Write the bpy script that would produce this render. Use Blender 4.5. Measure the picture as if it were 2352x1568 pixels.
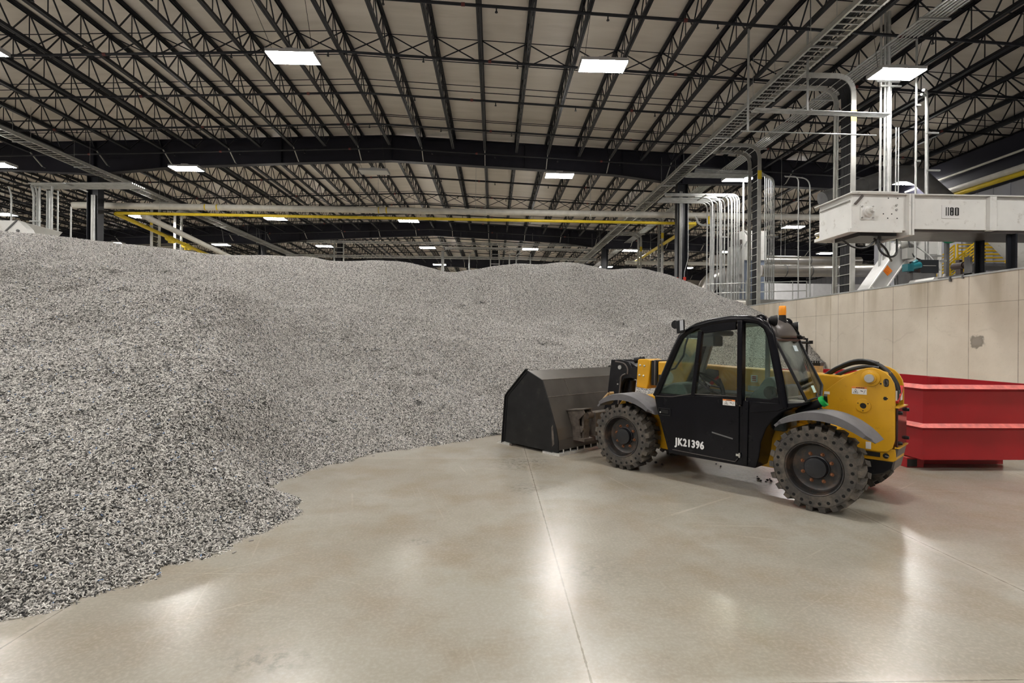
import bpy, bmesh, math, random
import numpy as np
from mathutils import Vector, Matrix, Euler
random.seed(7)
for o in list(bpy.data.objects): bpy.data.objects.remove(o)
SC = bpy.context.scene
COL = SC.collection
PI = math.pi

# ------------------------------------------------------------------ camera, world, exposure
cam_data = bpy.data.cameras.new('camera'); cam = bpy.data.objects.new('camera', cam_data); COL.objects.link(cam)
cam_data.sensor_width = 36.0; cam_data.lens = 36.0*1195/2352
cam_data.clip_end = 400; cam_data.clip_start = 0.05
cam.matrix_world = (Matrix.Translation((0, 0, 1.65)) @ Matrix.Rotation(-math.atan(42/1195), 4, 'Z')
                    @ Matrix.Rotation(PI/2, 4, 'X') @ Matrix.Rotation(0.008, 4, 'Z'))
SC.camera = cam
world = bpy.data.worlds.new('world'); SC.world = world; world.use_nodes = True
bg = world.node_tree.nodes['Background']; bg.inputs[0].default_value = (0.95, 0.93, 0.9, 1); bg.inputs[1].default_value = 0.4
SC.view_settings.view_transform = 'Standard'; SC.view_settings.look = 'None'
SC.view_settings.gamma = 1.0; SC.view_settings.exposure = 0.18
SC.view_settings.use_curve_mapping = False
LIGHT_STRENGTH = 140.0      # radiance of the lamp lenses

# ------------------------------------------------------------------ mesh builder
class MB:
    def __init__(s): s.v = []; s.f = []; s.m = []; s.cur = 0
    def add(s, vs, fs):
        n = len(s.v); s.v.extend([tuple(p) for p in vs])
        for f in fs: s.f.append([n+i for i in f]); s.m.append(s.cur)
        return s
    def box(s, x0, x1, y0, y1, z0, z1):
        return s.add([(x0,y0,z0),(x1,y0,z0),(x1,y1,z0),(x0,y1,z0),(x0,y0,z1),(x1,y0,z1),(x1,y1,z1),(x0,y1,z1)],
                     [(3,2,1,0),(4,5,6,7),(0,1,5,4),(1,2,6,5),(2,3,7,6),(3,0,4,7)])
    def bar(s, p0, p1, w, h, up=(0,0,1)):
        p0 = Vector(p0); p1 = Vector(p1); d = (p1-p0).normalized(); up = Vector(up)
        if abs(d.dot(up)) > 0.99: up = Vector((0,1,0))
        a = d.cross(up).normalized()*(w/2); b = a.cross(d).normalized()*(h/2)
        vs = [p+sa*a+sb*b for p in (p0,p1) for sa,sb in ((-1,-1),(1,-1),(1,1),(-1,1))]
        return s.add(vs, [(3,2,1,0),(4,5,6,7),(0,1,5,4),(1,2,6,5),(2,3,7,6),(3,0,4,7)])
    def tube(s, pts, r, n=8, caps=True, closed=False):
        pts = [Vector(p) for p in pts]; N = len(pts); rs = r if isinstance(r, (list,tuple)) else [r]*N
        rings = []; nrm = None
        for i, p in enumerate(pts):
            if closed: t = (pts[(i+1)%N]-pts[i-1]).normalized()
            else: t = (pts[min(i+1,N-1)]-pts[max(i-1,0)]).normalized()
            if nrm is None:
                nrm = Vector((0,0,1)) if abs(t.z) < 0.9 else Vector((1,0,0))
            nrm = (nrm - t*nrm.dot(t))
            if nrm.length < 1e-6: nrm = t.orthogonal()
            nrm.normalize(); b = t.cross(nrm)
            k = 1.0
            if 0 < i < N-1 and not closed:
                c = (pts[i]-pts[i-1]).normalized().dot((pts[i+1]-pts[i]).normalized()); k = 1/max(0.5, math.sqrt(max(0.0,(1+c)/2)))
            rings.append([p + (nrm*math.cos(2*PI*j/n) + b*math.sin(2*PI*j/n))*rs[i] for j in range(n)])
        vs = [q for R in rings for q in R]; fs = []
        M = N if closed else N-1
        for i in range(M):
            a = i*n; c = ((i+1)%N)*n
            for j in range(n): fs.append((a+j, a+(j+1)%n, c+(j+1)%n, c+j))
        if caps and not closed:
            fs.append(tuple(reversed(range(n)))); fs.append(tuple(range((N-1)*n, N*n)))
        return s.add(vs, fs)
    def cyl(s, p0, p1, r, n=12, r2=None):
        return s.tube([p0,p1], [r, r if r2 is None else r2], n)
    def prism(s, poly, a0, a1, plane='xz'):
        n = len(poly)
        def P(p, a):
            return {'xz':(p[0],a,p[1]), 'xy':(p[0],p[1],a), 'yz':(a,p[0],p[1])}[plane]
        vs = [P(p,a0) for p in poly]+[P(p,a1) for p in poly]
        fs = [tuple(range(n)), tuple(reversed(range(n,2*n)))]
        for i in range(n): fs.append((i, n+i, n+(i+1)%n, (i+1)%n))
        return s.add(vs, fs)
    def lathe(s, prof, o=(0,0,0), axis='y', n=32, capa=False):
        vs = []; fs = []; k = len(prof)
        for i in range(n):
            c, q = math.cos(2*PI*i/n), math.sin(2*PI*i/n)
            for r, h in prof:
                p = {'y':(r*c, h, r*q), 'z':(r*c, r*q, h), 'x':(h, r*c, r*q)}[axis]
                vs.append((o[0]+p[0], o[1]+p[1], o[2]+p[2]))
        for i in range(n):
            for j in range(k-1):
                fs.append((i*k+j, ((i+1)%n)*k+j, ((i+1)%n)*k+j+1, i*k+j+1))
        if capa:
            fs.append(tuple(i*k for i in range(n))); fs.append(tuple(i*k+k-1 for i in reversed(range(n))))
        return s.add(vs, fs)
    def strip(s, prof, a0, a1, thick, plane='xz'):
        # an open profile given thickness (offset along its normals), extruded from a0 to a1
        out = []
        for i, p in enumerate(prof):
            q0 = prof[max(i-1,0)]; q1 = prof[min(i+1,len(prof)-1)]
            dx, dz = q1[0]-q0[0], q1[1]-q0[1]; L = math.hypot(dx,dz) or 1
            out.append((p[0]-dz/L*thick, p[1]+dx/L*thick))
        return s.prism(list(prof)+out[::-1], a0, a1, plane)
    def mesh(s, name, mats, smooth=False):
        me = bpy.data.meshes.new(name); me.from_pydata(s.v, [], s.f)
        for m in (mats if isinstance(mats, (list,tuple)) else [mats]): me.materials.append(m)
        for p, mi in zip(me.polygons, s.m): p.material_index = mi
        bm = bmesh.new(); bm.from_mesh(me); bmesh.ops.recalc_face_normals(bm, faces=bm.faces); bm.to_mesh(me); bm.free()
        if smooth:
            me.polygons.foreach_set('use_smooth', [True]*len(me.polygons)); me.set_sharp_from_angle(angle=math.radians(38))
        me.update()
        return me
    def build(s, name, mats, parent=None, smooth=False, bevel=0, loc=None):
        return link(name, s.mesh(name, mats, smooth), parent, bevel, loc)

def link(name, me, parent=None, bevel=0, loc=None):
    o = bpy.data.objects.new(name, me); COL.objects.link(o)
    if parent: o.parent = parent
    if loc: o.location = loc
    if bevel:
        b = o.modifiers.new('bevel', 'BEVEL'); b.width = bevel; b.segments = 2; b.limit_method = 'ANGLE'; b.angle_limit = math.radians(40)
    return o
def tag(o, label, cat=None, group=None):
    o['label'] = label
    if cat: o['category'] = cat
    if group: o['group'] = group
    return o
def thing(name, label, cat, loc=(0,0,0), rotz=0, group=None):
    o = bpy.data.objects.new(name, None); COL.objects.link(o); o.empty_display_size = 0.2
    o.location = loc; o.rotation_euler = (0,0,rotz)
    return tag(o, label, cat, group)
def structure(o, label=None):
    o['kind'] = 'structure'
    if label: o['label'] = label
    return o
def copy_tree(o, parent=None):
    c = o.copy(); COL.objects.link(c)
    if parent: c.parent = parent
    for ch in list(o.children): copy_tree(ch, c)
    return c
def bend(pts, rad, n=6):
    # round the corners of a polyline
    pts = [Vector(p) for p in pts]; out = [pts[0]]
    for i in range(1, len(pts)-1):
        a, b, c = pts[i-1], pts[i], pts[i+1]
        r = min(rad, (a-b).length*0.49, (c-b).length*0.49)
        p0 = b+(a-b).normalized()*r; p1 = b+(c-b).normalized()*r
        for k in range(n+1):
            t = k/n; out.append((1-t)**2*p0 + 2*t*(1-t)*b + t*t*p1)
    out.append(pts[-1]); return out
ORD = ['first','second','third','fourth','fifth','sixth','seventh','eighth','ninth','tenth','eleventh','twelfth','thirteenth',
       'fourteenth','fifteenth','sixteenth','seventeenth','eighteenth','nineteenth','twentieth']
def ordinal(n):
    if n <= 20: return ORD[n-1]
    t = {2:'twenty',3:'thirty',4:'forty'}[n//10]
    return (t+'-'+ORD[n%10-1]) if n % 10 else t[:-1]+'ieth'

# ------------------------------------------------------------------ materials
def mat(name, color, rough=0.5, metal=0.0, var=0.0, scale=4.0, bump=0.0, bscale=40.0, coat=0.0, dirt=None, dirt_amt=0.0, dscale=3.0, spec=0.5):
    m = bpy.data.materials.new(name); m.use_nodes = True; nt = m.node_tree; N = nt.nodes; Lk = nt.links
    b = N['Principled BSDF']; b.inputs['Base Color'].default_value = (*color,1); b.inputs['Roughness'].default_value = rough
    b.inputs['Metallic'].default_value = metal; b.inputs['Coat Weight'].default_value = coat; b.inputs['Coat Roughness'].default_value = 0.08
    b.inputs['Specular IOR Level'].default_value = spec
    if var or dirt or bump:
        tc = N.new('ShaderNodeTexCoord')
        last = None
        if var:
            nz = N.new('ShaderNodeTexNoise'); nz.inputs['Scale'].default_value = scale; nz.inputs['Detail'].default_value = 6
            Lk.new(tc.outputs['Object'], nz.inputs['Vector'])
            cr = N.new('ShaderNodeValToRGB'); pass
            set_ramp(cr, [(0.3,[c*(1-var) for c in color]),(0.7,[min(1,c*(1+var)) for c in color])])
            Lk.new(nz.outputs['Fac'], cr.inputs['Fac']); last = cr.outputs['Color']
        if dirt:
            dz = N.new('ShaderNodeTexNoise'); dz.inputs['Scale'].default_value = dscale; dz.inputs['Detail'].default_value = 9; dz.inputs['Roughness'].default_value = 0.7
            Lk.new(tc.outputs['Object'], dz.inputs['Vector'])
            dr = N.new('ShaderNodeMapRange'); dr.inputs['From Min'].default_value = 0.62-dirt_amt*0.3; dr.inputs['From Max'].default_value = 0.78
            Lk.new(dz.outputs['Fac'], dr.inputs['Value'])
            mx = N.new('ShaderNodeMix'); mx.data_type = 'RGBA'; mx.inputs[7].default_value = (*dirt,1)
            if last: Lk.new(last, mx.inputs[6])
            else: mx.inputs[6].default_value = (*color,1)
            Lk.new(dr.outputs['Result'], mx.inputs[0]); last = mx.outputs[2]
        if last: Lk.new(last, b.inputs['Base Color'])
        if bump:
            bz = N.new('ShaderNodeTexNoise'); bz.inputs['Scale'].default_value = bscale; bz.inputs['Detail'].default_value = 4
            Lk.new(tc.outputs['Object'], bz.inputs['Vector'])
            bp = N.new('ShaderNodeBump'); bp.inputs['Strength'].default_value = bump; bp.inputs['Distance'].default_value = 0.02
            Lk.new(bz.outputs['Fac'], bp.inputs['Height']); Lk.new(bp.outputs['Normal'], b.inputs['Normal'])
    return m
def set_ramp(r, stops):
    e = r.color_ramp.elements
    while len(e) > 1: e.remove(e[-1])
    e[0].position = stops[0][0]; e[0].color = (*stops[0][1],1)
    for p, c in stops[1:]: e.new(p).color = (*c,1)
def emit(name, color, strength):
    m = bpy.data.materials.new(name); m.use_nodes = True; nt = m.node_tree; nt.nodes.clear()
    e = nt.nodes.new('ShaderNodeEmission'); e.inputs[0].default_value = (*color,1); e.inputs[1].default_value = strength
    o = nt.nodes.new('ShaderNodeOutputMaterial'); nt.links.new(e.outputs[0], o.inputs[0]); return m
def glassmat(name, tint, gloss=0.12):
    m = bpy.data.materials.new(name); m.use_nodes = True; nt = m.node_tree; nt.nodes.clear(); N = nt.nodes
    t = N.new('ShaderNodeBsdfTransparent'); t.inputs[0].default_value = (*tint,1)
    g = N.new('ShaderNodeBsdfGlossy'); g.inputs['Roughness'].default_value = 0.03; g.inputs[0].default_value = (0.9,0.95,0.93,1)
    f = N.new('ShaderNodeFresnel'); f.inputs[0].default_value = 1.45
    ml = N.new('ShaderNodeMath'); ml.operation = 'MULTIPLY_ADD'; ml.inputs[1].default_value = 0.8; ml.inputs[2].default_value = gloss*0.1
    mx = N.new('ShaderNodeMixShader'); o = N.new('ShaderNodeOutputMaterial')
    nt.links.new(f.outputs[0], ml.inputs[0]); nt.links.new(ml.outputs[0], mx.inputs[0])
    nt.links.new(t.outputs[0], mx.inputs[1]); nt.links.new(g.outputs[0], mx.inputs[2]); nt.links.new(mx.outputs[0], o.inputs[0]); return m

M = {}
M['steel_black'] = mat('painted_black_steel', (0.012,0.013,0.017), 0.45, var=0.25, scale=3, spec=0.3)
M['girder'] = mat('navy_black_girder_paint', (0.012,0.012,0.019), 0.5, var=0.2, scale=1.5, spec=0.3)
M['galv'] = mat('galvanised_steel', (0.46,0.47,0.46), 0.42, 0.6, var=0.15, scale=6)
M['alu'] = mat('aluminium_tray', (0.5,0.5,0.47), 0.38, 0.55, var=0.12, scale=5)
M['cable'] = mat('black_cable', (0.012,0.012,0.014), 0.55)
M['white_pipe'] = mat('white_pipe_paint', (0.62,0.6,0.54), 0.45, var=0.1)
M['yellow_pipe'] = mat('yellow_gas_pipe', (0.72,0.53,0.02), 0.42, var=0.1)
M['red'] = mat('red_coupling', (0.13,0.02,0.018), 0.5)
M['machine_white'] = mat('machine_white_paint', (0.70,0.70,0.675), 0.42, var=0.05, scale=3, dirt=(0.3,0.27,0.22), dirt_amt=0.15, dscale=5)
M['machine_grey'] = mat('machine_grey_paint', (0.36,0.36,0.34), 0.5, var=0.12, scale=2)
M['machine_dark'] = mat('machine_dark_grey', (0.12,0.12,0.12), 0.5, var=0.2)
M['blue_grey'] = mat('blue_grey_panel', (0.2,0.24,0.32), 0.45, var=0.1)
M['duct'] = mat('spiral_duct', (0.5,0.48,0.45), 0.3, 0.8, var=0.12, scale=2)
M['teal'] = mat('teal_motor_paint', (0.006,0.13,0.16), 0.4)
M['motor_black'] = mat('motor_black', (0.012,0.014,0.018), 0.4)
M['orange'] = mat('orange_label', (0.9,0.25,0.02), 0.5)
M['green'] = mat('green_guard', (0.0,0.42,0.22), 0.4)
M['rail_yellow'] = mat('yellow_railing', (0.82,0.55,0.02), 0.4)
M['housing'] = mat('lamp_housing', (0.4,0.4,0.4), 0.5)
M['lens'] = emit('lamp_lens', (1.0,0.965,0.92), LIGHT_STRENGTH)
M['lens_off'] = mat('unlit_lamp_lens', (0.6,0.6,0.57), 0.3)
M['ink'] = mat('black_stencil_ink', (0.01,0.01,0.01), 0.6)
M['white_ink'] = mat('white_stencil_paint', (0.75,0.75,0.76), 0.6)
M['yellow'] = mat('machine_yellow_paint', (0.62,0.33,0.012), 0.35, var=0.06, scale=5, coat=0.25, dirt=(0.2,0.11,0.02), dirt_amt=0.1, dscale=7)
M['cab_black'] = mat('cab_black_paint', (0.004,0.004,0.006), 0.24, var=0.3, scale=4, spec=0.22, dirt=(0.02,0.02,0.02), dirt_amt=0.0, dscale=9)
M['rubber_trim'] = mat('black_rubber_trim', (0.006,0.006,0.007), 0.5, spec=0.3)
M['tyre'] = mat('solid_rubber_tyre', (0.052,0.047,0.042), 0.75, var=0.3, scale=9, bump=0.25, bscale=60, dirt=(0.18,0.15,0.115), dirt_amt=0.55, dscale=6)
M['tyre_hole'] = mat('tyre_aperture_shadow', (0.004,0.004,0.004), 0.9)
M['rim'] = mat('dirty_black_rim', (0.022,0.021,0.021), 0.42, var=0.4, scale=8, dirt=(0.13,0.08,0.05), dirt_amt=0.45, dscale=7)
M['hub'] = mat('black_hub', (0.012,0.013,0.016), 0.32, var=0.3, scale=14, dirt=(0.2,0.2,0.2), dirt_amt=0.03, dscale=22)
M['rust'] = mat('rusty_bolt', (0.26,0.1,0.04), 0.7, var=0.3, scale=60)
M['mudguard'] = mat('grey_plastic_mudguard', (0.125,0.122,0.128), 0.55, var=0.12, scale=9, spec=0.3, dirt=(0.2,0.19,0.19), dirt_amt=0.1, dscale=12)
M['bucket'] = mat('bucket_black_steel', (0.095,0.085,0.075), 0.32, 0.5, var=0.22, scale=2.5)
M['bucket_side'] = mat('bucket_side_paint', (0.014,0.014,0.015), 0.45, var=0.3, scale=6, spec=0.25, dirt=(0.04,0.037,0.03), dirt_amt=0.15, dscale=6)
M['cut_edge'] = mat('worn_bright_steel', (0.7,0.7,0.68), 0.35, 0.6, var=0.2, scale=12)
M['mast'] = mat('boom_head_black', (0.010,0.010,0.012), 0.36, var=0.3, scale=7, spec=0.3, dirt=(0.08,0.07,0.06), dirt_amt=0.15, dscale=8)
M['coupler'] = mat('worn_coupler_steel', (0.12,0.1,0.085), 0.5, 0.3, var=0.4, scale=12)
M['chrome'] = mat('bright_pin_steel', (0.6,0.6,0.58), 0.3, 0.8)
M['decal_white'] = mat('white_decal', (0.75,0.74,0.72), 0.5)
M['decal_red'] = mat('red_decal', (0.5,0.02,0.02), 0.5)
M['decal_orange'] = mat('orange_decal', (0.8,0.25,0.05), 0.5)
M['hose'] = mat('hydraulic_hose', (0.01,0.01,0.011), 0.4)
M['green_cap'] = mat('green_filler_cap', (0.0,0.35,0.06), 0.4)
M['amber'] = mat('amber_beacon', (0.95,0.33,0.01), 0.25, coat=0.5)
M['lamp_glass'] = mat('work_lamp_glass', (0.75,0.8,0.76), 0.1)
M['seat'] = mat('grey_seat_cover', (0.10,0.115,0.11), 0.7, var=0.2, scale=10)
M['dash'] = mat('dashboard_plastic', (0.09,0.1,0.1), 0.55, var=0.2, scale=6)
M['headliner'] = mat('headliner_grey', (0.2,0.2,0.19), 0.8)
M['visor'] = mat('brown_grey_moulding', (0.09,0.078,0.072), 0.35, var=0.2, scale=5)
M['rear_panel'] = mat('glossy_counterweight', (0.03,0.008,0.009), 0.12, coat=0.4)  # red tint paints the dumpster's reflection into a black panel
M['wood'] = mat('tan_block', (0.42,0.28,0.13), 0.7, var=0.2, scale=20)
M['dumpster'] = mat('dumpster_red', (0.31,0.004,0.010), 0.42, var=0.1, scale=2.5)
M['dumpster_lit_worn'] = mat('dumpster_lit_and_worn_edge', (0.62,0.13,0.11), 0.45, var=0.25, scale=14)  # pale red: overhead light painted on the rib tops, real wear on the pocket
M['glass'] = glassmat('green_tinted_glass', (0.82,0.93,0.87), 0.2)
M['glass_clear'] = glassmat('dusty_rear_glass', (0.94,0.94,0.91), 0.5)
M['mirror'] = mat('mirror_glass', (0.8,0.8,0.8), 0.05, 1.0)
M['blue'] = mat('blue_band', (0.02,0.12,0.4), 0.5)
M['red_box'] = mat('red_call_box', (0.6,0.04,0.02), 0.5)
# ------------------------------------------------------------------ floor, ceiling, walls
RIDGE_X, SLOPE, CEIL_Z = -5.14, 0.0417, 11.96
def roof_z(x, base=CEIL_Z): return base - SLOPE*abs(x-RIDGE_X)

def floor_material():
    m = bpy.data.materials.new('polished_concrete'); m.use_nodes = True; nt = m.node_tree; N = nt.nodes; K = nt.links
    b = N['Principled BSDF']; tc = N.new('ShaderNodeTexCoord')
    def noise(scale, detail=6, rough=0.6, vec=None):
        n = N.new('ShaderNodeTexNoise'); n.inputs['Scale'].default_value = scale; n.inputs['Detail'].default_value = detail
        n.inputs['Roughness'].default_value = rough; K.new(vec or tc.outputs['Object'], n.inputs['Vector']); return n.outputs['Fac']
    def ramp(f, stops):
        r = N.new('ShaderNodeValToRGB'); set_ramp(r, stops)
        K.new(f, r.inputs['Fac']); return r.outputs['Color']
    def mp(f, a, b_, c=0.0, d=1.0):
        r = N.new('ShaderNodeMapRange'); K.new(f, r.inputs['Value'])
        for k, v in zip(('From Min','From Max','To Min','To Max'), (a,b_,c,d)): r.inputs[k].default_value = v
        return r.outputs['Result']
    def mix(fac, a, c):
        x = N.new('ShaderNodeMix'); x.data_type = 'RGBA'; K.new(fac, x.inputs[0]); K.new(a, x.inputs[6])
        if isinstance(c, tuple): x.inputs[7].default_value = (*c,1)
        else: K.new(c, x.inputs[7])
        return x.outputs[2]
    def mul(a, c):
        x = N.new('ShaderNodeMath'); x.operation = 'MULTIPLY'
        for i, q in enumerate((a, c)):
            if isinstance(q, (int,float)): x.inputs[i].default_value = q
            else: K.new(q, x.inputs[i])
        return x.outputs[0]
    def math1(op, a, c=None):
        x = N.new('ShaderNodeMath'); x.operation = op; K.new(a, x.inputs[0])
        if c is not None: x.inputs[1].default_value = c
        return x.outputs[0]
    col = ramp(noise(0.5, 4, 0.5), [(0.3,(0.255,0.227,0.18)),(0.5,(0.305,0.284,0.241)),(0.72,(0.35,0.338,0.305))])
    col = mix(mul(mp(noise(1.7, 4, 0.55), 0.45, 0.75), 0.6), col, (0.23,0.17,0.10))       # brown staining
    col = mix(mul(mp(noise(11, 5, 0.6), 0.5, 0.8), 0.22), col, (0.19,0.16,0.12))
    col = mix(mul(mp(noise(45, 4, 0.6), 0.45, 0.8), 0.2), col, (0.62,0.58,0.5))
    # stretched scuffs and pale scratches in several directions
    for ang, sc, st, seed in ((0.35,0.30,22,1.0),(-0.6,0.35,26,7.0),(1.3,0.25,20,13.0),(0.05,0.3,30,21.0)):
        rot = N.new('ShaderNodeMapping'); rot.inputs['Rotation'].default_value = (0,0,ang); K.new(tc.outputs['Object'], rot.inputs['Vector'])
        mpn = N.new('ShaderNodeMapping'); mpn.inputs['Scale'].default_value = (sc, st, 1); mpn.inputs['Location'].default_value = (seed, seed*0.7, 0)
        K.new(rot.outputs['Vector'], mpn.inputs['Vector'])
        f = noise(1.0, 2, 0.5, mpn.outputs['Vector'])
        m2 = mp(noise(0.7, 2, 0.5), 0.5, 0.66)
        col = mix(mul(mul(mp(f, 0.66, 0.78), m2), 0.38), col, (0.68,0.62,0.52))
    # black tyre smudges where the loader turns
    def spot(x, y, rx_, ry_):
        v = N.new('ShaderNodeVectorMath'); v.operation = 'SUBTRACT'; K.new(tc.outputs['Object'], v.inputs[0]); v.inputs[1].default_value = (x, y, 0)
        d = N.new('ShaderNodeVectorMath'); d.operation = 'MULTIPLY'; K.new(v.outputs[0], d.inputs[0]); d.inputs[1].default_value = (1/rx_,1/ry_,0)
        l = N.new('ShaderNodeVectorMath'); l.operation = 'LENGTH'; K.new(d.outputs[0], l.inputs[0]); return mp(l.outputs['Value'], 1.0, 0.2)
    sm = mp(noise(16, 6, 0.7), 0.46, 0.68)
    for x, y, rx_, ry_, st in ((0.42,7.05,0.55,0.55,0.75),(0.38,5.85,0.28,0.3,0.6),(-1.15,2.72,0.32,0.16,0.6),(3.9,3.35,0.5,0.25,0.35),(-0.6,4.3,0.14,0.1,0.6),(0.62,3.7,0.5,0.4,0.3),(3.6,6.2,1.3,0.8,0.4)):
        col = mix(mul(mul(spot(x,y,rx_,ry_), sm), st), col, (0.07,0.06,0.05))
    # control joints on the column grid
    sx = N.new('ShaderNodeSeparateXYZ'); K.new(tc.outputs['Object'], sx.inputs[0])
    def joint(out, off, per, w):
        a = math1('ADD', out, -off); a = math1('DIVIDE', a, per); a = math1('FRACT', math1('ADD', a, 0.5)); a = math1('ADD', a, -0.5); a = math1('ABSOLUTE', a); a = math1('MULTIPLY', a, per)
        return a
    dx = joint(sx.outputs['X'], 0.487, 3.09, 0); dy = joint(sx.outputs['Y'], 7.36, 4.88, 0)
    wob = mul(mp(noise(14, 4, 0.7), 0.3, 0.7, -1, 1), 0.004)
    for d, w in ((dx, 0.007), (dy, 0.006)):
        ad = N.new('ShaderNodeMath'); ad.operation = 'ADD'; K.new(d, ad.inputs[0]); K.new(wob, ad.inputs[1])
        fac = mp(ad.outputs[0], w, w*0.4)
        col = mix(mul(fac, 0.85), col, (0.09,0.07,0.05))
        halo = mp(ad.outputs[0], 0.06, 0.0); col = mix(mul(halo, 0.16), col, (0.65,0.6,0.52))
    K.new(col, b.inputs['Base Color'])
    b.inputs['Roughness'].default_value = 0.25
    b.inputs['Specular IOR Level'].default_value = 0.55
    bp = N.new('ShaderNodeBump'); bp.inputs['Strength'].default_value = 0.06; bp.inputs['Distance'].default_value = 0.01
    K.new(noise(2.5, 3, 0.5), bp.inputs['Height']); K.new(bp.outputs['Normal'], b.inputs['Normal'])
    return m
mb = MB(); mb.box(-70, 39, -14, 122, -0.3, 0); structure(mb.build('floor', floor_material()))

def ceiling_material():
    m = bpy.data.materials.new('white_faced_roof_insulation'); m.use_nodes = True; nt = m.node_tree; N = nt.nodes; K = nt.links
    b = N['Principled BSDF']; tc = N.new('ShaderNodeTexCoord')
    mpn = N.new('ShaderNodeMapping'); mpn.inputs['Scale'].default_value = (0.35, 2.2, 1); K.new(tc.outputs['Object'], mpn.inputs['Vector'])
    n = N.new('ShaderNodeTexNoise'); n.inputs['Scale'].default_value = 1.4; n.inputs['Detail'].default_value = 6; K.new(mpn.outputs['Vector'], n.inputs['Vector'])
    r = N.new('ShaderNodeValToRGB'); r.color_ramp.elements[0].position = 0.3; r.color_ramp.elements[0].color = (0.66,0.60,0.52,1)
    r.color_ramp.elements[1].position = 0.7; r.color_ramp.elements[1].color = (0.76,0.70,0.62,1); K.new(n.outputs['Fac'], r.inputs['Fac']); K.new(r.outputs['Color'], b.inputs['Base Color'])
    bp = N.new('ShaderNodeBump'); bp.inputs['Strength'].default_value = 0.5; bp.inputs['Distance'].default_value = 0.06
    K.new(n.outputs['Fac'], bp.inputs['Height']); K.new(bp.outputs['Normal'], b.inputs['Normal'])
    b.inputs['Roughness'].default_value = 0.38
    return m
XL, XR, Y0, Y1 = -70, 38.8, -14, 122
mb = MB()
mb.prism([(XL,roof_z(XL)),(RIDGE_X,CEIL_Z),(XR,roof_z(XR)),(XR,roof_z(XR)+0.25),(RIDGE_X,CEIL_Z+0.25),(XL,roof_z(XL)+0.25)], Y0, Y1)
structure(mb.build('ceiling', ceiling_material()))

def wall_material(name, base, scale=(0.5,0.5)):
    return mat(name, base, 0.5, var=0.08, scale=1.2)
M['wall_light'] = mat('pale_liner_panel', (0.37,0.38,0.43), 0.42, var=0.06, scale=1.0)
M['wall_dark'] = mat('dark_upper_panel', (0.018,0.018,0.026), 0.6, var=0.2, scale=1.0, spec=0.1)
mb = MB(); mb.box(19.3, 19.5, Y0, 25.8, 0, 7.75)
for k in range(26):
    y = 8+0.675*k
    mb.box(19.27, 19.3, y, y+0.05, 0, 7.75)
structure(mb.build('wall_right', M['wall_light']), 'pale grey lower panels of the right side wall behind the yellow stairs')
mb = MB(); mb.box(38.4, 38.6, Y0, Y1, 0, 10.3)
for k in range(60): mb.box(38.36, 38.4, 40+k*0.9, 40.06+k*0.9, 0, 10.3)
structure(mb.build('wall_far_right', M['wall_light']), 'bright pale wall far back on the right, behind the silver duct')
mb = MB(); mb.box(17.6, 35.5, 36.0, 36.2, 0, 5.9)
for k in range(13): mb.box(18.6+k*1.3, 18.64+k*1.3, 35.96, 36.0, 0, 5.9)
structure(mb.build('wall_middle_far', mat('white_partition_panel', (0.75,0.75,0.76), 0.45, var=0.05)), 'white partition wall glowing behind the silver duct')
mb = MB(); mb.box(19.2, 19.5, Y0, 25.8, 7.75, 9.45); structure(mb.build('trim_1', M['wall_dark']), 'black band above the pale panels of the right side wall')
mb = MB(); mb.box(-70, 38.6, 121.5, 122, 0, 12.2); structure(mb.build('wall_back', M['wall_light']))
mb = MB(); mb.box(-70, 38.6, -14, -13.8, 0, 12.2); structure(mb.build('wall_front', M['wall_light']))

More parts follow.
